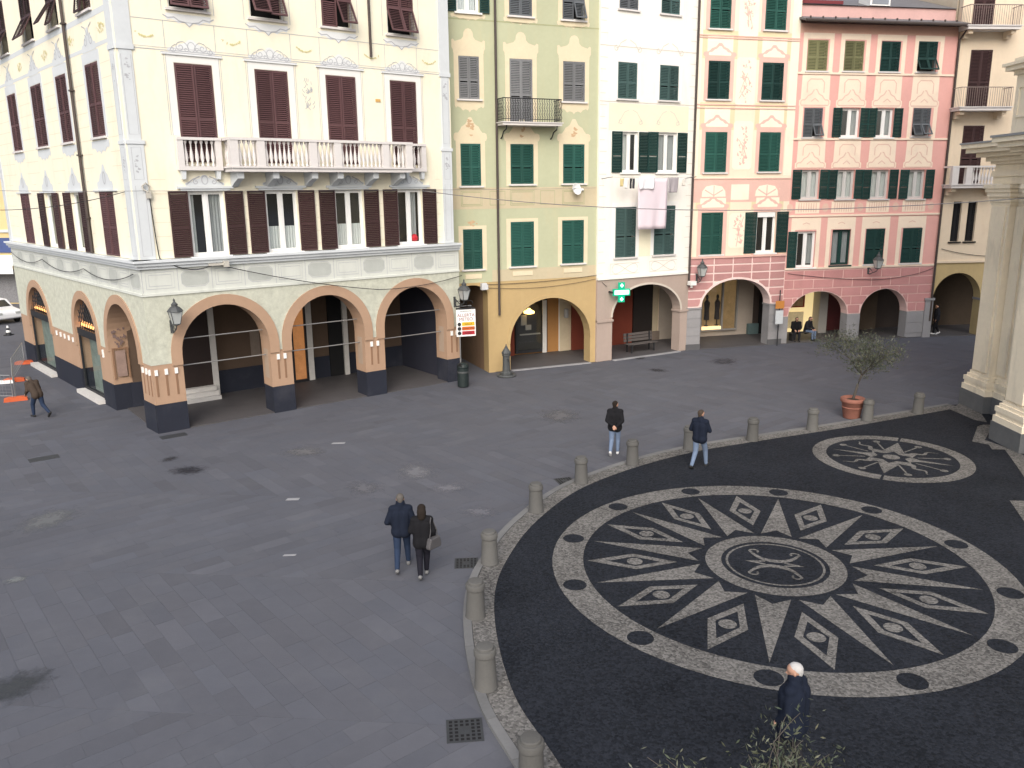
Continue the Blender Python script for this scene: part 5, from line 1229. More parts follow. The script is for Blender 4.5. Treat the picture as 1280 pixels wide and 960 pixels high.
def textmesh(body, size, m):
    c = bpy.data.curves.new('t', 'FONT'); c.body = body; c.size = size; c.align_x = 'CENTER'; c.extrude = .002
    o = bpy.data.objects.new('t', c); COL.objects.link(o); bpy.context.view_layer.update()
    me = bpy.data.meshes.new_from_object(o); me.materials.clear(); me.materials.append(m)
    bpy.data.objects.remove(o); me.transform(Matrix.Rotation(math.radians(90), 4, 'X')); return me
sp = FA.world(12.52, -.55, 0)
t = thing('weather_alert_sign', 'white weather alert sign with yellow, orange and red bars on pole', 'sign', (sp.x, sp.y, 0), .32)
link('pole', MB().tube([(-.25, .03, 0), (-.25, .03, 3.35)], .03, 8).tube([(-.25, .03, 3.3), (.28, .03, 3.32)], .02, 6).mesh('pole', mat('pole_grey', (.22, .22, .22), .5, .1, metal=.4)), t)
bd = link('board', MB().box(-.40, .44, -.02, .01, 2.02, 3.16).mesh('board', WHITE), t)
TXT = mat('print_maroon', (.20, .035, .045), .7, 0); TXD = mat('print_dark', (.03, .03, .035), .7, 0)
for body_, sz, z, m_ in (('ALLERTA', .19, 2.86, TXT), ('METEO', .19, 2.69, TXT), ('PROTEZIONE CIVILE', .055, 3.07, TXD)):
    link('lettering', textmesh(body_, sz, m_), bd, (.02, -.024, z))
for k, (cb, wd) in enumerate([((.70, .42, .02), 'GIALLA'), ((.62, .13, .02), 'ARANCIONE'), ((.38, .02, .03), 'ROSSA')]):
    z = 2.47 - k * .19
    link('colour_bar', MB().box(-.16, .39, -.025, -.0205, z, z + .155).mesh('colour_bar', mat('bar_%d' % k, cb, .6, 0)), bd)
    link('lettering', textmesh(wd, .1, TXD), bd, (.12, -.028, z + .04))
    link('signal_lamp', MB().tube([(-.28, -.024, z + .078), (-.28, -.05, z + .078)], .078, 12).mesh('signal_lamp', IRON), bd)
link('scroll', MB().box(-.4, .42, -.012, .0, 3.18, 3.24).tube([(-.3 + .12 * math.cos(q), 0, 3.42 + .12 * math.sin(q)) for q in [i * .5 for i in range(12)]], .016, 5).tube([(.2 + .14 * math.cos(q), 0, 3.40 + .14 * math.sin(q)) for q in [i * .5 for i in range(12)]], .016, 5).tube([(-.2, 0, 3.3), (0, 0, 3.5), (.1, 0, 3.3)], .016, 5).mesh('scroll', IRON), t)
# floodlight at the alley
p = FB.world(-.22, -.02, 3.78); t = tag(link('floodlight', MB().box(-.12, .12, -.2, 0, 0, .3).box(-.15, .15, -.26, -.2, .02, .24).mesh('floodlight', mat('flood_grey', (.55, .56, .57), .4, .1)), None, p, .45), 'small grey floodlight fixed beside the narrow alley arch', 'floodlight')
# pharmacy cross
p = FC.world(.74, 0, 2.87); t = tag(link('pharmacy_sign', None, None, p, FC.W.to_euler().z - .25), 'lit green pharmacy cross sign on the taupe arcade wall', 'sign')
GC = mat('sign_green', (.0, .30, .16), .4, 0, emit=(0, .5, .28), estr=.3)
GW = mat('sign_led', (.7, 1, .9), .4, 0, emit=(.6, 1, .85), estr=.8)
link('cross', MB().box(.05, .35, -.5, -.38, 0, .92).box(-.22, .049, -.5, -.38, .3, .62).box(.351, .62, -.5, -.38, .3, .62).mesh('cross', GC), t)
for nm, bx_ in (('led_panel', (-.16, .56, .36, .56)),): link(nm, MB().box(bx_[0], bx_[1], -.515, -.501, bx_[2], bx_[3]).mesh(nm, GW), t)
for zc in (.14, .78): link('led_arrow', MB().prism([(.2, zc - .10), (.29, zc), (.2, zc + .10), (.11, zc)], -.513, -.501).mesh('led_arrow', GW), t)
link('arm', MB().box(-.30, -.2, -.48, 0, .42, .50).mesh('arm', IRON), t)
# bench under the white house arch
p = FC.world(3.2, 1.15, .03); t = tag(link('bench', None, None, p, FC.W.to_euler().z), 'grey slatted bench under the taupe arch of the white house', 'bench')
BW_ = mat('bench_wood_grey', (.10, .088, .083), .8, .15, 4)
for k in range(3): link('seat_slat', MB().box(-.9, .9, -.42 + k * .14, -.30 + k * .14, .42, .45).mesh('seat_slat', BW_), t)
for k in range(3): link('back_slat', MB().box(-.9, .9, .03 + k * .02, .06 + k * .02, .52 + k * .15, .64 + k * .15).mesh('back_slat', BW_), t)
for x in (-.7, .7): link('leg', MB().box(x - .03, x + .03, -.4, -.34, 0, .42).box(x - .03, x + .03, .0, .05, 0, .95).box(x - .03, x + .03, -.4, .05, .37, .418).mesh('leg', IRON), t)
# bus stop by the peach house pier
p = FD.world(5.02, -.35, 0); t = tag(link('bus_stop_post', None, None, p, FD.W.to_euler().z), 'bus stop post with orange panel and white timetable by the stone pier', 'bus stop')
link('pole', MB().tube([(0, 0, 0), (0, 0, 2.9)], .03, 8).mesh('pole', IRON), t)
link('orange_panel', MB().box(-.25, .25, -.05, -.02, 1.95, 2.35).mesh('orange_panel', mat('panel_orange', (.50, .21, .05), .6, .15, 4)), t)
link('timetable', MB().box(-.22, .22, -.055, -.02, 1.15, 1.85).mesh('timetable', mat('timetable_white', (.55, .58, .60), .5, .12, 12)), t)
# camera box on the corner of the white house
p = FC.world(LC - .02, -.12, 3.35); tag(link('wall_camera', MB().box(-.16, .18, -.3, -.02, 0, .2).tube([(0, -.14, 0), (0, -.14, -.12)], .06, 8).mesh('wall_camera', WHITE), None, p, .4), 'white camera housing where white house meets peach house', 'camera')
# laundry
ROPE = mat('rope_grey', (.35, .35, .35), .9, 0)
LY = -.72
def cloth(name, label, u, w, z0, z1, m, seed, y=LY, group='laundry hanging below the white house windows', nx=14, nz=12):
    random.seed(seed); mb = MB(); ph = rr(0, 6)
    for j in range(nz + 1):
        for i in range(nx + 1):
            tx = i / nx; tz = j / nz
            mb.v.append((u + w * (tx - .5) * (1 - .05 * tz) + .02 * tz * math.sin(ph + 5 * tx), y + .035 * tz * math.sin(ph + 9 * tx) + .02 * tz * math.sin(17 * tx + 3 * tz), z1 - (z1 - z0) * tz - .03 * math.sin(math.pi * ((tx * 3) % 1)) * (1 - tz)))
    for j in range(nz):
        for i in range(nx): k = j * (nx + 1) + i; mb.f.append((k, k + nx + 1, k + nx + 2, k + 1))
    o = link(name, mb.mesh(name, m, True), None, M=FC.W.copy()); md = o.modifiers.new('thick', 'SOLIDIFY'); md.thickness = .006
    return tag(o, label, 'laundry', group)
cloth('bed_sheet', 'large pale pink bed sheet hanging over the lower shutters', 2.35, 1.72, 6.2, 8.52, mat('sheet_pink', (.70, .61, .66), .9, .04), 3)
cloth('bed_sheet', 'white sheet folded over the line above the pink sheet', 1.95, .9, 8.02, 8.55, mat('sheet_white', (.78, .77, .80), .9, .04), 5, LY - .06)
cloth('towel', 'grey towel hanging right of the pink sheet', 3.55, .62, 7.85, 8.55, mat('towel_grey', (.36, .33, .35), .9, .08), 6, LY)
for k, (u, m_, lab) in enumerate([(1.05, (.03, .03, .035), 'black sock pair on the laundry line'), (1.2, (.05, .05, .06), 'dark stocking on the laundry line'), (.82, (.75, .74, .7), 'white vest on the laundry line'), (.55, (.6, .5, .25), 'small yellow cloth on the laundry line'), (4.15, (.7, .66, .6), 'cream cloth at the far end of the line')]):
    cloth('garment', lab, u, .13 if k < 2 else .22, 8.05 if k < 3 else 8.15, 8.52, mat('garment_%d' % k, m_, .9, .05), 20 + k, LY - .02, nx=5, nz=6)
t = tag(link('clothes_line', MB().tube([(-.05, LY, 8.56), (2.4, LY, 8.51), (4.85, LY, 8.56)], .008, 5).mesh('clothes_line', ROPE), None, M=FC.W.copy()), 'thin clothes line under the white house windows', 'clothes line')
for u in (-.05, 4.85): link('line_arm', MB().tube([(u, 0, 8.5), (u, LY - .1, 8.56)], .015, 6).mesh('line_arm', IRON), t)
p = FB.world(4.35, 0, 7.95); t = tag(link('satellite_dish', MB().lathe([(.03, -.05), (.16, .0), (.27, .06), (.26, .065), (.15, .01), (.02, -.03)], 14).mesh('satellite_dish', WHITE), None, p + Vector((0, -.25, .1))), 'small white satellite dish on the green house', 'dish')
t.rotation_euler = (math.radians(75), 0, .7); link('dish_arm', MB().tube([(0, 0, -.05), (.0, .1, -.28)], .02, 6).box(.1, .5, -.05, .05, -.12, -.02).mesh('dish_arm', WHITE), t)

# overhead cables
def cable(name, label, pts, r=.012, m=None, sag=0.0, n=14, group='overhead cables'):
    out = []
    for a, b in zip(pts[:-1], pts[1:]):
        a, b = Vector(a), Vector(b)
        for k in range(n): q = k / n; p = a.lerp(b, q); p.z -= sag * 4 * q * (1 - q); out.append(p)
    out.append(Vector(pts[-1]))
    return tag(link(name, MB().tube(out, r, 5).mesh(name, m or CABLE)), label, 'cable', group)
def at_depth(x, y, Y): d = ray(x, y); return Vector((0, 0, H)) + d * (Y / d.y)
cable('overhead_cable', 'long cable sagging from the palazzo past the pink house to the church', [FA.world(10.9, -.05, 8.05), at_depth(1290, 247, 25.0)], .014, CABLE_G, .55)
cable('overhead_cable', 'cable from the palazzo corner across the side street', [FA.world(.35, -.05, 8.28), at_depth(-30, 262, 30)], .012, CABLE, .25)
cable('overhead_cable', 'level cable running along the palazzo window heads', [at_depth(-20, 238, 24), FA.world(.3, -.12, 8.14), FA.world(12.5, -.12, 8.08), FB.world(5.3, -.15, 8.1)], .007, CABLE_G, .02)
cable('overhead_cable', 'drooping cable hung across the brown arches', [FA.world(2.55, -.15, 5.62), FA.world(8.7, -.2, 4.28), FA.world(12.7, -.1, 4.55)], .014, CABLE, .12)
cable('overhead_cable', 'loose cable loop below the palazzo cornice', [FA.world(.52, -.06, 8.0), FA.world(.62, -.08, 5.95), FA.world(2.45, -.22, 5.7)], .018, CABLE, .28)
cable('overhead_cable', 'cable stapled along the green house above its arch', [FB.world(-.1, -.05, 4.0), FB.world(5.5, -.05, 4.15), FC.world(.3, -.05, 3.6)], .011, CABLE, .08)
cable('overhead_cable', 'second slack cable along the ochre wall', [FB.world(0, -.05, 3.85), FB.world(5.45, -.05, 3.98)], .009, CABLE, .18)
cable('overhead_cable', 'cable draped across the block wall of the pink house', [FE.world(.1, -.06, 3.7), FE.world(4.6, -.06, 3.25), FE.world(6.8, -.06, 3.35), FE.world(8.55, -.06, 3.75)], .012, CABLE, .06)
cable('overhead_cable', 'cable hung above the mustard arch', [FF.world(.2, -.05, 4.75), FF.world(3.4, -.05, 4.3)], .014, CABLE, .1)
cable('overhead_cable', 'string of wire along the side frieze of the palazzo', [FS.world(.4, -.1, 5.4), FS.world(6, -.1, 5.35), FS.world(12, -.1, 5.3), FS.world(17.6, -.1, 5.45)], .014, CABLE, .3)
p = FA.world(.42, -.05, 8.1); t = tag(link('cable_anchor', MB().tube([(-.1, -.06, .2), (.0, -.1, .28), (.12, -.06, .18), (.05, -.1, 0), (-.08, -.06, .08), (-.1, -.06, .2)], .03, 6).box(.0, .14, -.1, 0, -.2, .02).mesh('cable_anchor', mat('anchor_pale', (.45, .43, .38), .8, .2)), None, p, .65), 'cable anchor ring on the palazzo corner strip', 'anchor')
p = FA.world(2.5, -.2, 5.62); tag(link('cable_bracket', MB().box(-.35, .3, -.08, .0, .0, .08).box(.15, .32, -.16, .0, -.06, .14).mesh('cable_bracket', mat('anchor_pale', (.45, .43, .38))), None, p, .65), 'small grey cable bracket on the palazzo cornice', 'bracket')

# construction fence in the side street
ORANGE = mat('plastic_orange', (.55, .11, .04), .6, .1, 3)
feet = [(31, 455), (18, 477), (20, 501)]
fp = [gp(*p) for p in feet]
for i, q in enumerate(fp):
    t = tag(link('barrier_foot', MB().prism([(-.42, 0), (.42, 0), (.40, .13), (.25, .17), (-.25, .17), (-.40, .13)], -.13, .13).mesh('barrier_foot', ORANGE), None, (q.x, q.y, 0), .3 + i * .1), ['orange barrier foot against the palazzo wall', 'orange barrier foot with white block beside the walking man', 'orange barrier foot on the open paving'][i], 'barrier foot', 'orange barrier feet')
q = gp(7, 479); tag(link('barrier_foot', MB().prism([(-.35, 0), (.35, 0), (.33, .12), (-.33, .12)], -.13, .13).mesh('barrier_foot', WHITE), None, (q.x, q.y, 0), .3), 'white concrete barrier foot beside an orange one', 'barrier foot')
def fence(a, b, label):
    d = b - a; L_ = d.length; t = tag(link('mesh_fence', None, None, a, math.atan2(d.y, d.x)), label, 'fence', 'temporary mesh fences')
    FM = mat('galvanised', (.33, .34, .35), .45, .1, 4, metal=.6)
    link('frame', MB().tube([(0, 0, .05), (0, 0, 1.05), (L_, 0, 1.05), (L_, 0, .05)], .018, 6).tube([(0, 0, .2), (L_, 0, .2)], .014, 6).mesh('frame', FM), t)
    w = MB()
    for k in range(1, int(L_ / .14)): w.tube([(k * .14, 0, .2), (k * .14, 0, 1.04)], .004, 4, False)
    for k in range(1, 6): w.tube([(0, 0, .2 + k * .14), (L_, 0, .2 + k * .14)], .004, 4, False)
    o = link('wire_mesh', w.mesh('wire_mesh', FM), t); o['kind'] = 'stuff'
fence(fp[2], fp[1], 'low mesh fence panel between two orange feet'); fence(fp[1], fp[0], 'low mesh fence panel reaching the palazzo wall'); fence(fp[2] + Vector((-3.0, .3, 0)), fp[2] + Vector((-.1, 0, 0)), 'low mesh fence panel on the open paving')
q = gp(11, 419); t = thing('traffic_cone', 'black and white striped marker cone in the side street', 'cone', (q.x, q.y, 0))
link('base', MB().box(-.2, .2, -.2, .2, 0, .05).mesh('base', IRON), t)
for k in range(4): link('band', MB().lathe([(.16 - k * .03, .05 + k * .13), (.13 - k * .03, .05 + (k + 1) * .13)], 12).mesh('band', WHITE if k % 2 else IRON), t)
# parked white car (only its rear quarter is in view)
q = gp(-8, 404); t = thing('parked_car', 'white hatchback parked in the side street', 'car', (q.x - .3, q.y + .6, 0), -.55)
CW = mat('car_white', (.72, .73, .74), .3, .02, spec=.5); CG = mat('car_glass', (.02, .025, .03), .1, 0, spec=.6)
prof = [(-1.95, .30), (-1.98, .62), (-1.90, .88), (-1.72, .98), (-1.35, 1.42), (-.6, 1.50), (.35, 1.46), (1.0, 1.0), (1.75, .88), (1.95, .70), (1.98, .35), (1.6, .28), (-1.6, .28)]
cb = link('body', MB().prism(prof, -.84, .84).mesh('body', CW), t)
md = cb.modifiers.new('bev', 'BEVEL'); md.width = .09; md.segments = 3
for s in (-1, 1):
    link('side_window', MB().prism([(-1.25, 1.02), (-1.12, 1.34), (-.55, 1.41), (.3, 1.37), (.78, 1.02)], s * .846 - .006, s * .846 + .006).mesh('side_window', CG), t)
    for x in (-1.25, 1.25):
        w = link('wheel', MB().tube([(x, s * .70, .31), (x, s * .87, .31)], .31, 18).mesh('wheel', mat('tyre', (.02, .02, .02), .9, .1)), t); link('rim', MB().tube([(x, s * .85, .31), (x, s * .885, .31)], .19, 12).mesh('rim', mat('rim_grey', (.4, .4, .42), .4, .1, metal=.6)), w)
    link('tail_lamp', MB().box(-1.99, -1.88, s * .72 - .1, s * .72 + .1, .75, .95).mesh('tail_lamp', mat('lamp_red', (.35, .02, .02), .3, 0)), t); link('headlight', MB().box(1.86, 1.97, s * .6 - .18, s * .6 + .18, .62, .76).mesh('headlight', LAMPG), t)
link('rear_window', MB().add([(-1.74, -.68, 1.03), (-1.74, .68, 1.03), (-1.41, .6, 1.40), (-1.41, -.6, 1.40)], [(0, 1, 2, 3)]).mesh('rear_window', CG), t); link('windscreen', MB().add([(.98, -.68, 1.05), (.98, .68, 1.05), (.44, .6, 1.42), (.44, -.6, 1.42)], [(0, 1, 2, 3)]).mesh('windscreen', CG), t)

# ================================================================== olive trees
BARK = mat('olive_bark', (.085, .075, .065), .9, .2, 8, .5, 30); LEAF = mat('olive_leaf', (.062, .072, .044), .6, .1, 3, island=.35, hue=.12); LEAF2 = mat('olive_leaf_silver', (.115, .122, .088), .6, .1, 3, island=.3, hue=.08)
def olive(label, loc, base_z, fork, spread, ztop, nl, seed, leaf=.075, lean=(.12, 0), zlow=0.0, twig=.35):
    random.seed(seed)
    t = thing('olive_tree', label, 'tree', loc)
    tr = MB(); pts = [(0, 0, base_z)]
    for k in range(1, 6): q = k / 5; pts.append((lean[0] * q ** 1.5 + .02 * math.sin(5 * q), lean[1] * q, base_z + (fork - base_z) * q))
    tr.tube(pts, [.052 - .014 * k / 5 for k in range(6)], 8)
    tips = []
    def grow(p, d, l, r, lev):
        n = 4; path = [p]; q = Vector(p); dd = Vector(d)
        for k in range(n):
            dd = (dd + Vector((rr(-.2, .2), rr(-.2, .2), rr(-.1, .12)))).normalized(); q = q + dd * (l / n); path.append(q.copy())
        tr.tube(path, [r * (1 - .5 * k / n) for k in range(n + 1)], 5 if lev < 2 else 4, False)
        if lev == 3:
            tips.append((path, dd)); return
        for k in range(3 if lev else 4):
            s = path[rr(1.6, 4) // 1 and min(4, 2 + int(rr(0, 3)))]
            nd = (dd + Vector((rr(-1, 1), rr(-1, 1), rr(-.45, .55))) * .95).normalized(); grow(s, nd, l * rr(.6, .85), r * .55, lev + 1)
        tips.append((path, dd))
    f = Vector(pts[-1])
    for k in range(5):
        a = k * 1.257 + rr(-.3, .3); grow(f, Vector((math.cos(a) * .9, math.sin(a) * .9, rr(.7, 1.6))).normalized(), spread * rr(.42, .6), .024, 1)
    link('trunk', tr.mesh('trunk', BARK, True), t)
    lm = MB(); l2 = MB()
    zs_ = ztop
    for i in range(nl):
        path, dd = random.choice(tips); j = rr(.3, 3.99); a = path[int(j)]; b = path[int(j) + 1]; p = a.lerp(b, j - int(j))
        u = Vector((rr(-1, 1), rr(-1, 1), rr(-.5, 1))).normalized(); u = (u + dd * .5).normalized(); p = p + Vector((rr(-1, 1), rr(-1, 1), rr(-1.3, .5))) * twig * .28
        if p.z > zs_ or p.z < zlow: continue
        w = u.cross(Vector((rr(-1, 1), rr(-1, 1), rr(-1, 1)))).normalized(); L_ = leaf * rr(.7, 1.35); ww = L_ * .12
        (l2 if rnd() < .3 else lm).add([p, p + u * L_ * .5 + w * ww, p + u * L_, p + u * L_ * .5 - w * ww], [(0, 1, 2, 3)])
    link('crown', lm.mesh('crown', LEAF), t); link('crown', l2.mesh('crown', LEAF2), t); return t
def pot(label, loc, r, h):
    t = thing('terracotta_pot', label, 'pot', loc)
    link('bowl', MB().lathe([(r * .68, 0), (r * .72, .03), (r * .92, h * .78), (r, h * .8), (r * 1.04, h * .84), (r * 1.04, h * .98), (r * .98, h), (r * .9, h), (r * .88, h * .9)], 22).mesh('bowl', TERRA, True), t)
    link('band', MB().lathe([(r * .845, h * .5), (r * .875, h * .52), (r * .885, h * .56), (r * .865, h * .58)], 22).mesh('band', TERRA, True), t)
    link('soil', MB().lathe([(r * .89, h * .88), (.01, h * .93)], 18).mesh('soil', mat('soil', (.05, .035, .025), .95, .3, 8)), t)
pp = gp(1067, 524); pot('round terracotta pot holding an olive tree behind the bollards', (pp.x, pp.y + .2, 0), .40, .74)
olive('small olive tree with loose grey green crown in terracotta pot', (pp.x, pp.y + .2, 0), .66, 1.55, 1.9, 3.85, 4200, 4, .10, (.26, 0), 1.35, .9)
fo = gp(950, 985, 2.35); fo = Vector((fo.x + .1, fo.y, FZ))
pot('terracotta pot under the olive tree beside the white haired man', fo, .42, .8)
olive('slender olive tree with wispy shoots before the white haired man', fo, .7, 1.45, 1.6, 3.85, 3400, 9, .07, (.1, .05), 1.2, .8)

# ================================================================== people
SKIN = mat('skin', (.42, .24, .17), .6, .06, 8)
def capsules(caps, vox, name, m, grow=0.0, smooth=2):
    """union of rounded cones, re-meshed into one continuous skin"""
    mb = MB()
    for a, b, ra, rb in caps:
        a, b = Vector(a), Vector(b); ra += grow; rb += grow; d = (b - a); L_ = d.length or 1e-4; t = d.normalized() if d.length > 1e-5 else Vector((0, 0, 1))
        prof = []
        for k in range(5): q = -math.pi / 2 + k * math.pi / 8; prof.append((ra * math.cos(q) + 1e-4, ra * math.sin(q)))
        for k in range(5): q = k * math.pi / 8; prof.append((rb * math.cos(q) + 1e-4, L_ + rb * math.sin(q)))
        x = t.cross(Vector((0, 1, 0)) if abs(t.y) < .9 else Vector((1, 0, 0))).normalized(); y = t.cross(x); k0 = len(mb.v); n = 12
        for r, z in prof:
            for i in range(n): c = 2 * math.pi * i / n; mb.v.append(tuple(a + t * z + x * (r * math.cos(c)) + y * (r * math.sin(c))))
        for j in range(len(prof) - 1):
            for i in range(n): mb.f.append((k0 + j * n + i, k0 + j * n + (i + 1) % n, k0 + (j + 1) * n + (i + 1) % n, k0 + (j + 1) * n + i))
        mb.f.append(tuple(k0 + i for i in range(n))[::-1]); mb.f.append(tuple(k0 + (len(prof) - 1) * n + i for i in range(n)))
    o = bpy.data.objects.new(name, mb.mesh(name)); COL.objects.link(o)
    r = o.modifiers.new('r', 'REMESH'); r.mode = 'VOXEL'; r.voxel_size = vox; r.use_smooth_shade = True
    s = o.modifiers.new('s', 'SMOOTH'); s.factor = .5; s.iterations = smooth
    dg = bpy.context.evaluated_depsgraph_get(); me = bpy.data.meshes.new_from_object(o.evaluated_get(dg)); bpy.data.objects.remove(o)
    me.name = name; me.materials.clear(); me.materials.append(m)
    me.polygons.foreach_set('use_smooth', [True] * len(me.polygons)); return me
def hand(caps, w, d, side, r=.010):
    """palm and five fingers, slightly curled, from wrist w along direction d"""
    d = Vector(d).normalized(); x = d.cross(Vector((0, 1, 0)) if abs(d.y) < .8 else Vector((0, 0, 1))).normalized() * side; n = d.cross(x).normalized() * side
    w = Vector(w); caps += [(w, w + d * .07, .026, .03), (w + x * .018 + d * .02, w + x * .022 + d * .07, .02, .02), (w - x * .018 + d * .02, w - x * .02 + d * .07, .02, .02)]
    for k, l in enumerate((.062, .074, .08, .07)):
        b = w + d * .085 + x * (-.033 + .022 * k); m_ = b + d * l * .55 + n * .008; caps += [(b, m_, r, r * .95), (m_, m_ + d * l * .4 + n * .03, r * .95, r * .8)]
    b = w + d * .03 + x * .03; m_ = b + d * .03 + x * .028; caps += [(b, m_, .014, .012), (m_, m_ + d * .032 + x * .006, .012, .009)]
def person(label, loc, head, P, jacket, trousers, shoes, hair, h=1.74, skirt=.0, group=None, collar=.0, hood=False, vox=.017, bulk=1.0):
    """P: joints in metres for a 1.74 m figure, x right, y forward, z up"""
    k = h / 1.74; J = dict(pel=(0, 0, .95), chest=(0, .01, 1.28), neck=(0, .01, 1.47), head=(0, .03, 1.60), hl=(-.09, 0, .92), hr=(.09, 0, .92), kl=(-.10, .03, .5), kr=(.10, .03, .5), al=(-.10, 0, .09), ar=(.10, 0, .09),
        sl=(-.168, 0, 1.395), sr=(.168, 0, 1.395), el=(-.25, -.03, 1.13), er=(.25, -.03, 1.13), wl=(-.24, .08, .90), wr=(.24, .08, .90), fl=0, fr=0)
    J.update(P); V = {q: (Vector(v) * k if not isinstance(v, (int, float)) else v) for q, v in J.items()}
    def foot(a, pitch):
        f = Vector((0, math.cos(pitch), math.sin(pitch))); dn = Vector((0, math.sin(pitch), -math.cos(pitch)))
        return [(a - f * .05 + dn * .045, a + f * .02 + dn * .045, .037, .04), (a + f * .02 + dn * .045, a + f * .15 + dn * .052, .04, .032)]
    hd = V['head']; nk = V['neck']; up = (hd - nk).normalized()
    fwd = Vector((J.get('lx', 0), 1, 0)).normalized(); sd = Vector((fwd.y, -fwd.x, 0))
    headc = [(hd - fwd * .022 + up * .03, hd + fwd * .012 + up * .03, .088, .085), (hd + fwd * .02 - up * .03, hd + fwd * .055 - up * .085, .07, .042), (hd + fwd * .085 - up * .005, hd + fwd * .105 - up * .03, .010, .016),
             (hd + sd * .083, hd + sd * .085 - up * .03, .014, .010), (hd - sd * .083, hd - sd * .085 - up * .03, .014, .010), (hd + fwd * .075 - up * .062, hd + fwd * .082 - up * .062, .016, .016)]
    neck = [(nk - up * .04, hd - up * .06, .058, .055)]
    torso = []
    for s in (-1, 1):
        torso += [(V['pel'] + Vector((s * .065, 0, 0)), V['chest'] + Vector((s * .075, 0, 0)), .118 * bulk, .125 * bulk), (V['chest'] + Vector((s * .075, 0, 0)), nk + Vector((s * .06, -.01, -.09)), .125 * bulk, .085)]
        torso += [(nk + Vector((0, 0, -.06)), V['sl' if s < 0 else 'sr'], .07, .075)]
    arms = [(V['sl'], V['el'], .062, .050), (V['el'], V['wl'], .050, .036), (V['sr'], V['er'], .062, .050), (V['er'], V['wr'], .050, .036)]
    legs = []
    for s in 'lr': legs += [(V['h' + s], V['k' + s], .092, .064), (V['k' + s], V['a' + s] + Vector((0, 0, .02)), .064, .042)]
    hips = [(V['pel'] + Vector((-.07, 0, -.03)), V['pel'] + Vector((.07, 0, -.03)), .115 * bulk, .115 * bulk)]
    feet_ = foot(V['al'], J['fl']) + foot(V['ar'], J['fr'])
    hands = []
    for s, q in (('l', -1), ('r', 1)): hand(hands, V['w' + s], V['w' + s] - V['e' + s], q)
    bodym = capsules(headc + neck + torso + arms + legs + hips + feet_ + hands, .014, 'person', SKIN, 0, 1)
    zmin = min(v.co.z for v in bodym.vertices)
    o = link('person', bodym, None, (loc[0], loc[1], loc[2] - zmin + .004), head); tag(o, label, 'person', group)
    hem = V['pel'] + Vector((0, 0, -.06 - skirt)) * 1
    jc = torso + arms + [(V['pel'] + Vector((s * .06, 0, 0)), hem + Vector((s * .07, 0, 0)), .125 * bulk, .13 * bulk) for s in (-1, 1)]
    jc += [(nk - up * .05, nk + up * .012, .085, .075)]
    if collar: jc += [(nk + up * .0, nk + up * .05, .085, .085)]
    link('jacket', capsules(jc, vox, 'jacket', jacket, .016, 2), o)
    link('trousers', capsules(legs + hips, vox, 'trousers', trousers, .012, 2), o)
    for s in 'lr': link('shoe', capsules(foot(V['a' + s], J['f' + s]), .012, 'shoe', shoes, .008, 1), o)
    hc = [(hd - fwd * .034 + up * .042, hd - fwd * .008 + up * .048, .088, .084), (hd - fwd * .05 - up * .0, hd - fwd * .045 - up * .05, .07, .052)]
    if hood: hc += [(hd - fwd * .05 + up * .0, nk - fwd * .05 + up * .02, .10, .09), (hd + up * .06, hd + fwd * .02 + up * .05, .092, .085)]
    link('hair', capsules(hc, .012, 'hair', hair, .0, 1), o)
    return o
def cl(name, c, r=.9): return mat('cloth_' + name, c, r, .12, 6, .25, 60, spec=.1)
NAVY = cl('navy', (.012, .016, .028)); BLACK = cl('black', (.012, .012, .014)); DENIM = cl('denim', (.024, .037, .07)); LDEN = cl('light_denim', (.14, .185, .27)); BROWN = cl('brown', (.06, .045, .036)); DK = cl('dark', (.02, .02, .024))
GREY_H = cl('hair_grey', (.105, .095, .085)); DARK_H = cl('hair_dark', (.022, .017, .014)); WHITE_H = cl('hair_white', (.45, .44, .43)); BROWN_H = cl('hair_brown', (.06, .045, .035))
SHW = mat('shoe_white', (.62, .62, .62), .6, .05); SHG = mat('shoe_grey', (.17, .17, .17), .6, .1); SHB = mat('shoe_black', (.02, .02, .02), .5, .1)
walkA = dict(kl=(-.10, -.02, .49), al=(-.11, -.30, .16), fl=-.55, kr=(.10, .20, .52), ar=(.11, .27, .09), fr=.1)
walkB = dict(kr=(.10, -.02, .49), ar=(.11, -.30, .16), fr=-.55, kl=(-.10, .20, .52), al=(-.11, .27, .09), fl=.1)
q = gp(504, 712); person('grey haired person in navy jacket and jeans walking arm in arm', q, math.radians(6), {**walkA, 'wl': (-.20, .16, 1.02), 'el': (-.29, -.04, 1.12), 'er': (.27, -.04, 1.12), 'wr': (.20, .16, 1.05)}, NAVY, DENIM, SHG, GREY_H, 1.77, bulk=1.1, collar=1, group='people crossing the square')
q = gp(530, 722); w_ = person('person in black quilted jacket with shoulder bag walking arm in arm', q, math.radians(4), {**walkA, 'al': (-.07, -.22, .13), 'kl': (-.08, -.02, .49), 'kr': (.08, .14, .51), 'ar': (.06, .16, .09), 'el': (-.26, -.02, 1.14), 'wl': (-.24, .18, 1.06)}, BLACK, cl('trouser_black', (.014, .014, .02)), SHG, DARK_H, 1.60, hood=True, skirt=.05, group='people crossing the square')
bg_ = link('shoulder_bag', MB().prism([(-.17, 0), (.17, 0), (.19, .05), (.15, .24), (-.13, .24), (-.19, .05)], -.06, .06).mesh('shoulder_bag', mat('bag_grey', (.075, .072, .075), .6, .1, 8)), None, (w_.location.x + .24, w_.location.y - .08, .72), .9)
md = bg_.modifiers.new('b', 'BEVEL'); md.width = .04; md.segments = 3
tag(bg_, 'soft grey shoulder bag carried by the person in black', 'bag'); link('strap', MB().tube([(-.12, 0, .22), (-.1, -.02, .40), (-.06, .02, .60), (.0, .06, .66), (.06, .05, .55), (.10, .0, .38), (.12, 0, .22)], .012, 6).mesh('strap', MATS['bag_grey']), bg_)
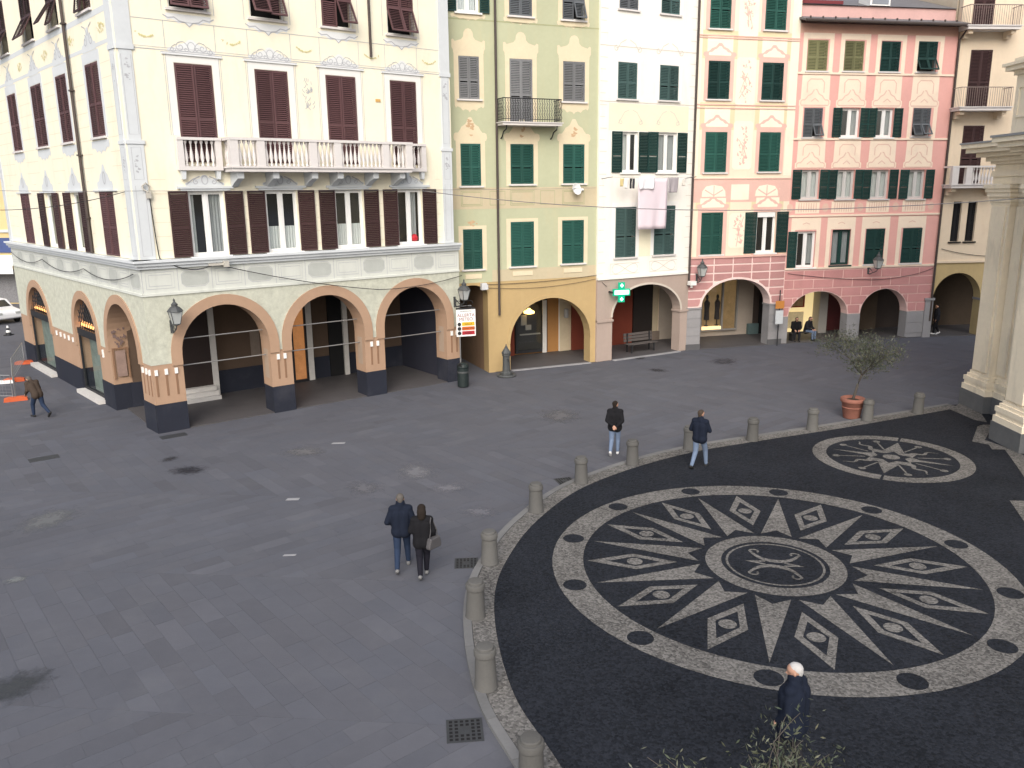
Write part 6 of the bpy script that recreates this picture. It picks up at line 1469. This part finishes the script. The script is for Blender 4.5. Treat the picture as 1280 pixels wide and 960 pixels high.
q = gp(768, 568); person('person in black jacket and pale jeans with hands behind back', q, math.radians(-12), {'kl': (-.09, -.04, .49), 'al': (-.10, -.30, .18), 'fl': -.7, 'kr': (.09, .10, .5), 'ar': (.09, .08, .09), 'el': (-.235, -.12, 1.13), 'wl': (-.06, -.21, 1.0), 'er': (.235, -.12, 1.13), 'wr': (.07, -.22, .98), 'lx': .4}, BLACK, LDEN, SHW, DARK_H, 1.73, bulk=1.1, group='people crossing the square')
q = gp(873, 586); person('person in navy jacket and light jeans stepping onto the mosaic', q, math.radians(-35), {**walkA, 'al': (-.10, -.26, .14), 'er': (.26, .06, 1.14), 'wr': (.16, .28, 1.10), 'el': (-.27, .0, 1.13), 'wl': (-.2, .2, 1.04), 'lx': .3}, NAVY, LDEN, SHB, BROWN_H, 1.80, bulk=1.08, group='people crossing the square')
q = gp(996, 838, 1.70); person('white haired person in dark coat standing behind the olive shoots', (q.x, q.y, FZ), math.radians(48), {**walkB, 'lx': -.5, 'al': (-.1, .12, .09), 'kl': (-.1, .1, .5), 'ar': (.1, -.14, .11), 'kr': (.1, -.01, .49), 'fr': -.2, 'wl': (-.2, .12, .93), 'wr': (.22, .02, .88)}, NAVY, DK, SHB, WHITE_H, 1.76, bulk=1.38, skirt=.08, collar=1, group='people crossing the square')
q = gp(50, 521); person('stooping person in brown jacket and dark jeans by the barriers', q, math.radians(62), {'pel': (0, -.03, .92), 'chest': (0, .14, 1.22), 'neck': (0, .27, 1.36), 'head': (0, .36, 1.44), 'hl': (-.09, -.03, .89), 'hr': (.09, -.03, .89), 'sl': (-.18, .22, 1.32), 'sr': (.18, .22, 1.32), 'el': (-.24, .18, 1.06), 'er': (.24, .18, 1.06), 'wl': (-.2, .34, .92), 'wr': (.2, .3, .9), 'kl': (-.1, .18, .5), 'al': (-.1, .2, .09), 'kr': (.1, -.12, .47), 'ar': (.1, -.46, .2), 'fr': -.8}, BROWN, DENIM, SHB, GREY_H, 1.70, group='people crossing the square')
q = FF.world(.62, .35, .03); person('person in dark clothes and white shoes under the mustard arch', q, math.radians(75), {**walkB, 'al': (-.1, .14, .09), 'kl': (-.1, .1, .5), 'ar': (.1, -.16, .12)}, DK, BLACK, SHW, DARK_H, 1.66, vox=.022)
# seated pair under the pink arch
p = FE.world(1.55, .75, .03); ea = FE.W.to_euler().z
t = tag(link('bench', None, None, p, ea), 'dark iron bench with two seated people under the pink arch', 'bench')
for k in range(3): link('seat_slat', MB().box(-.8, .8, -.36 + k * .13, -.25 + k * .13, .42, .45).mesh('seat_slat', mat('bench_dark', (.03, .028, .03), .7, .1)), t)
for x in (-.65, .65): link('leg', MB().box(x - .03, x + .03, -.36, .0, 0, .419).mesh('leg', MATS['bench_dark']), t)
sit = {'pel': (0, 0, .52), 'chest': (0, .08, .85), 'neck': (0, .14, 1.03), 'head': (0, .2, 1.16), 'hl': (-.09, .02, .5), 'hr': (.09, .02, .5), 'kl': (-.12, .44, .5), 'kr': (.12, .44, .5), 'al': (-.12, .46, .09), 'ar': (.12, .46, .09), 'sl': (-.185, .12, .97), 'sr': (.185, .12, .97), 'el': (-.24, .16, .70), 'er': (.24, .16, .70), 'wl': (-.12, .38, .62), 'wr': (.12, .38, .62)}
for dx, jk, tr_, lab, hr_ in ((-.35, BLACK, DK, 'seated person in black leaning forward under the pink arch', DARK_H), (.3, DK, LDEN, 'seated person in dark top and blue jeans under the pink arch', BROWN_H)):
    q = FE.world(1.55 + dx, .72, .03); person(lab, q, ea + math.pi + (.5 if dx > 0 else -.3), sit, jk, tr_, SHB, hr_, 1.72, vox=.022)
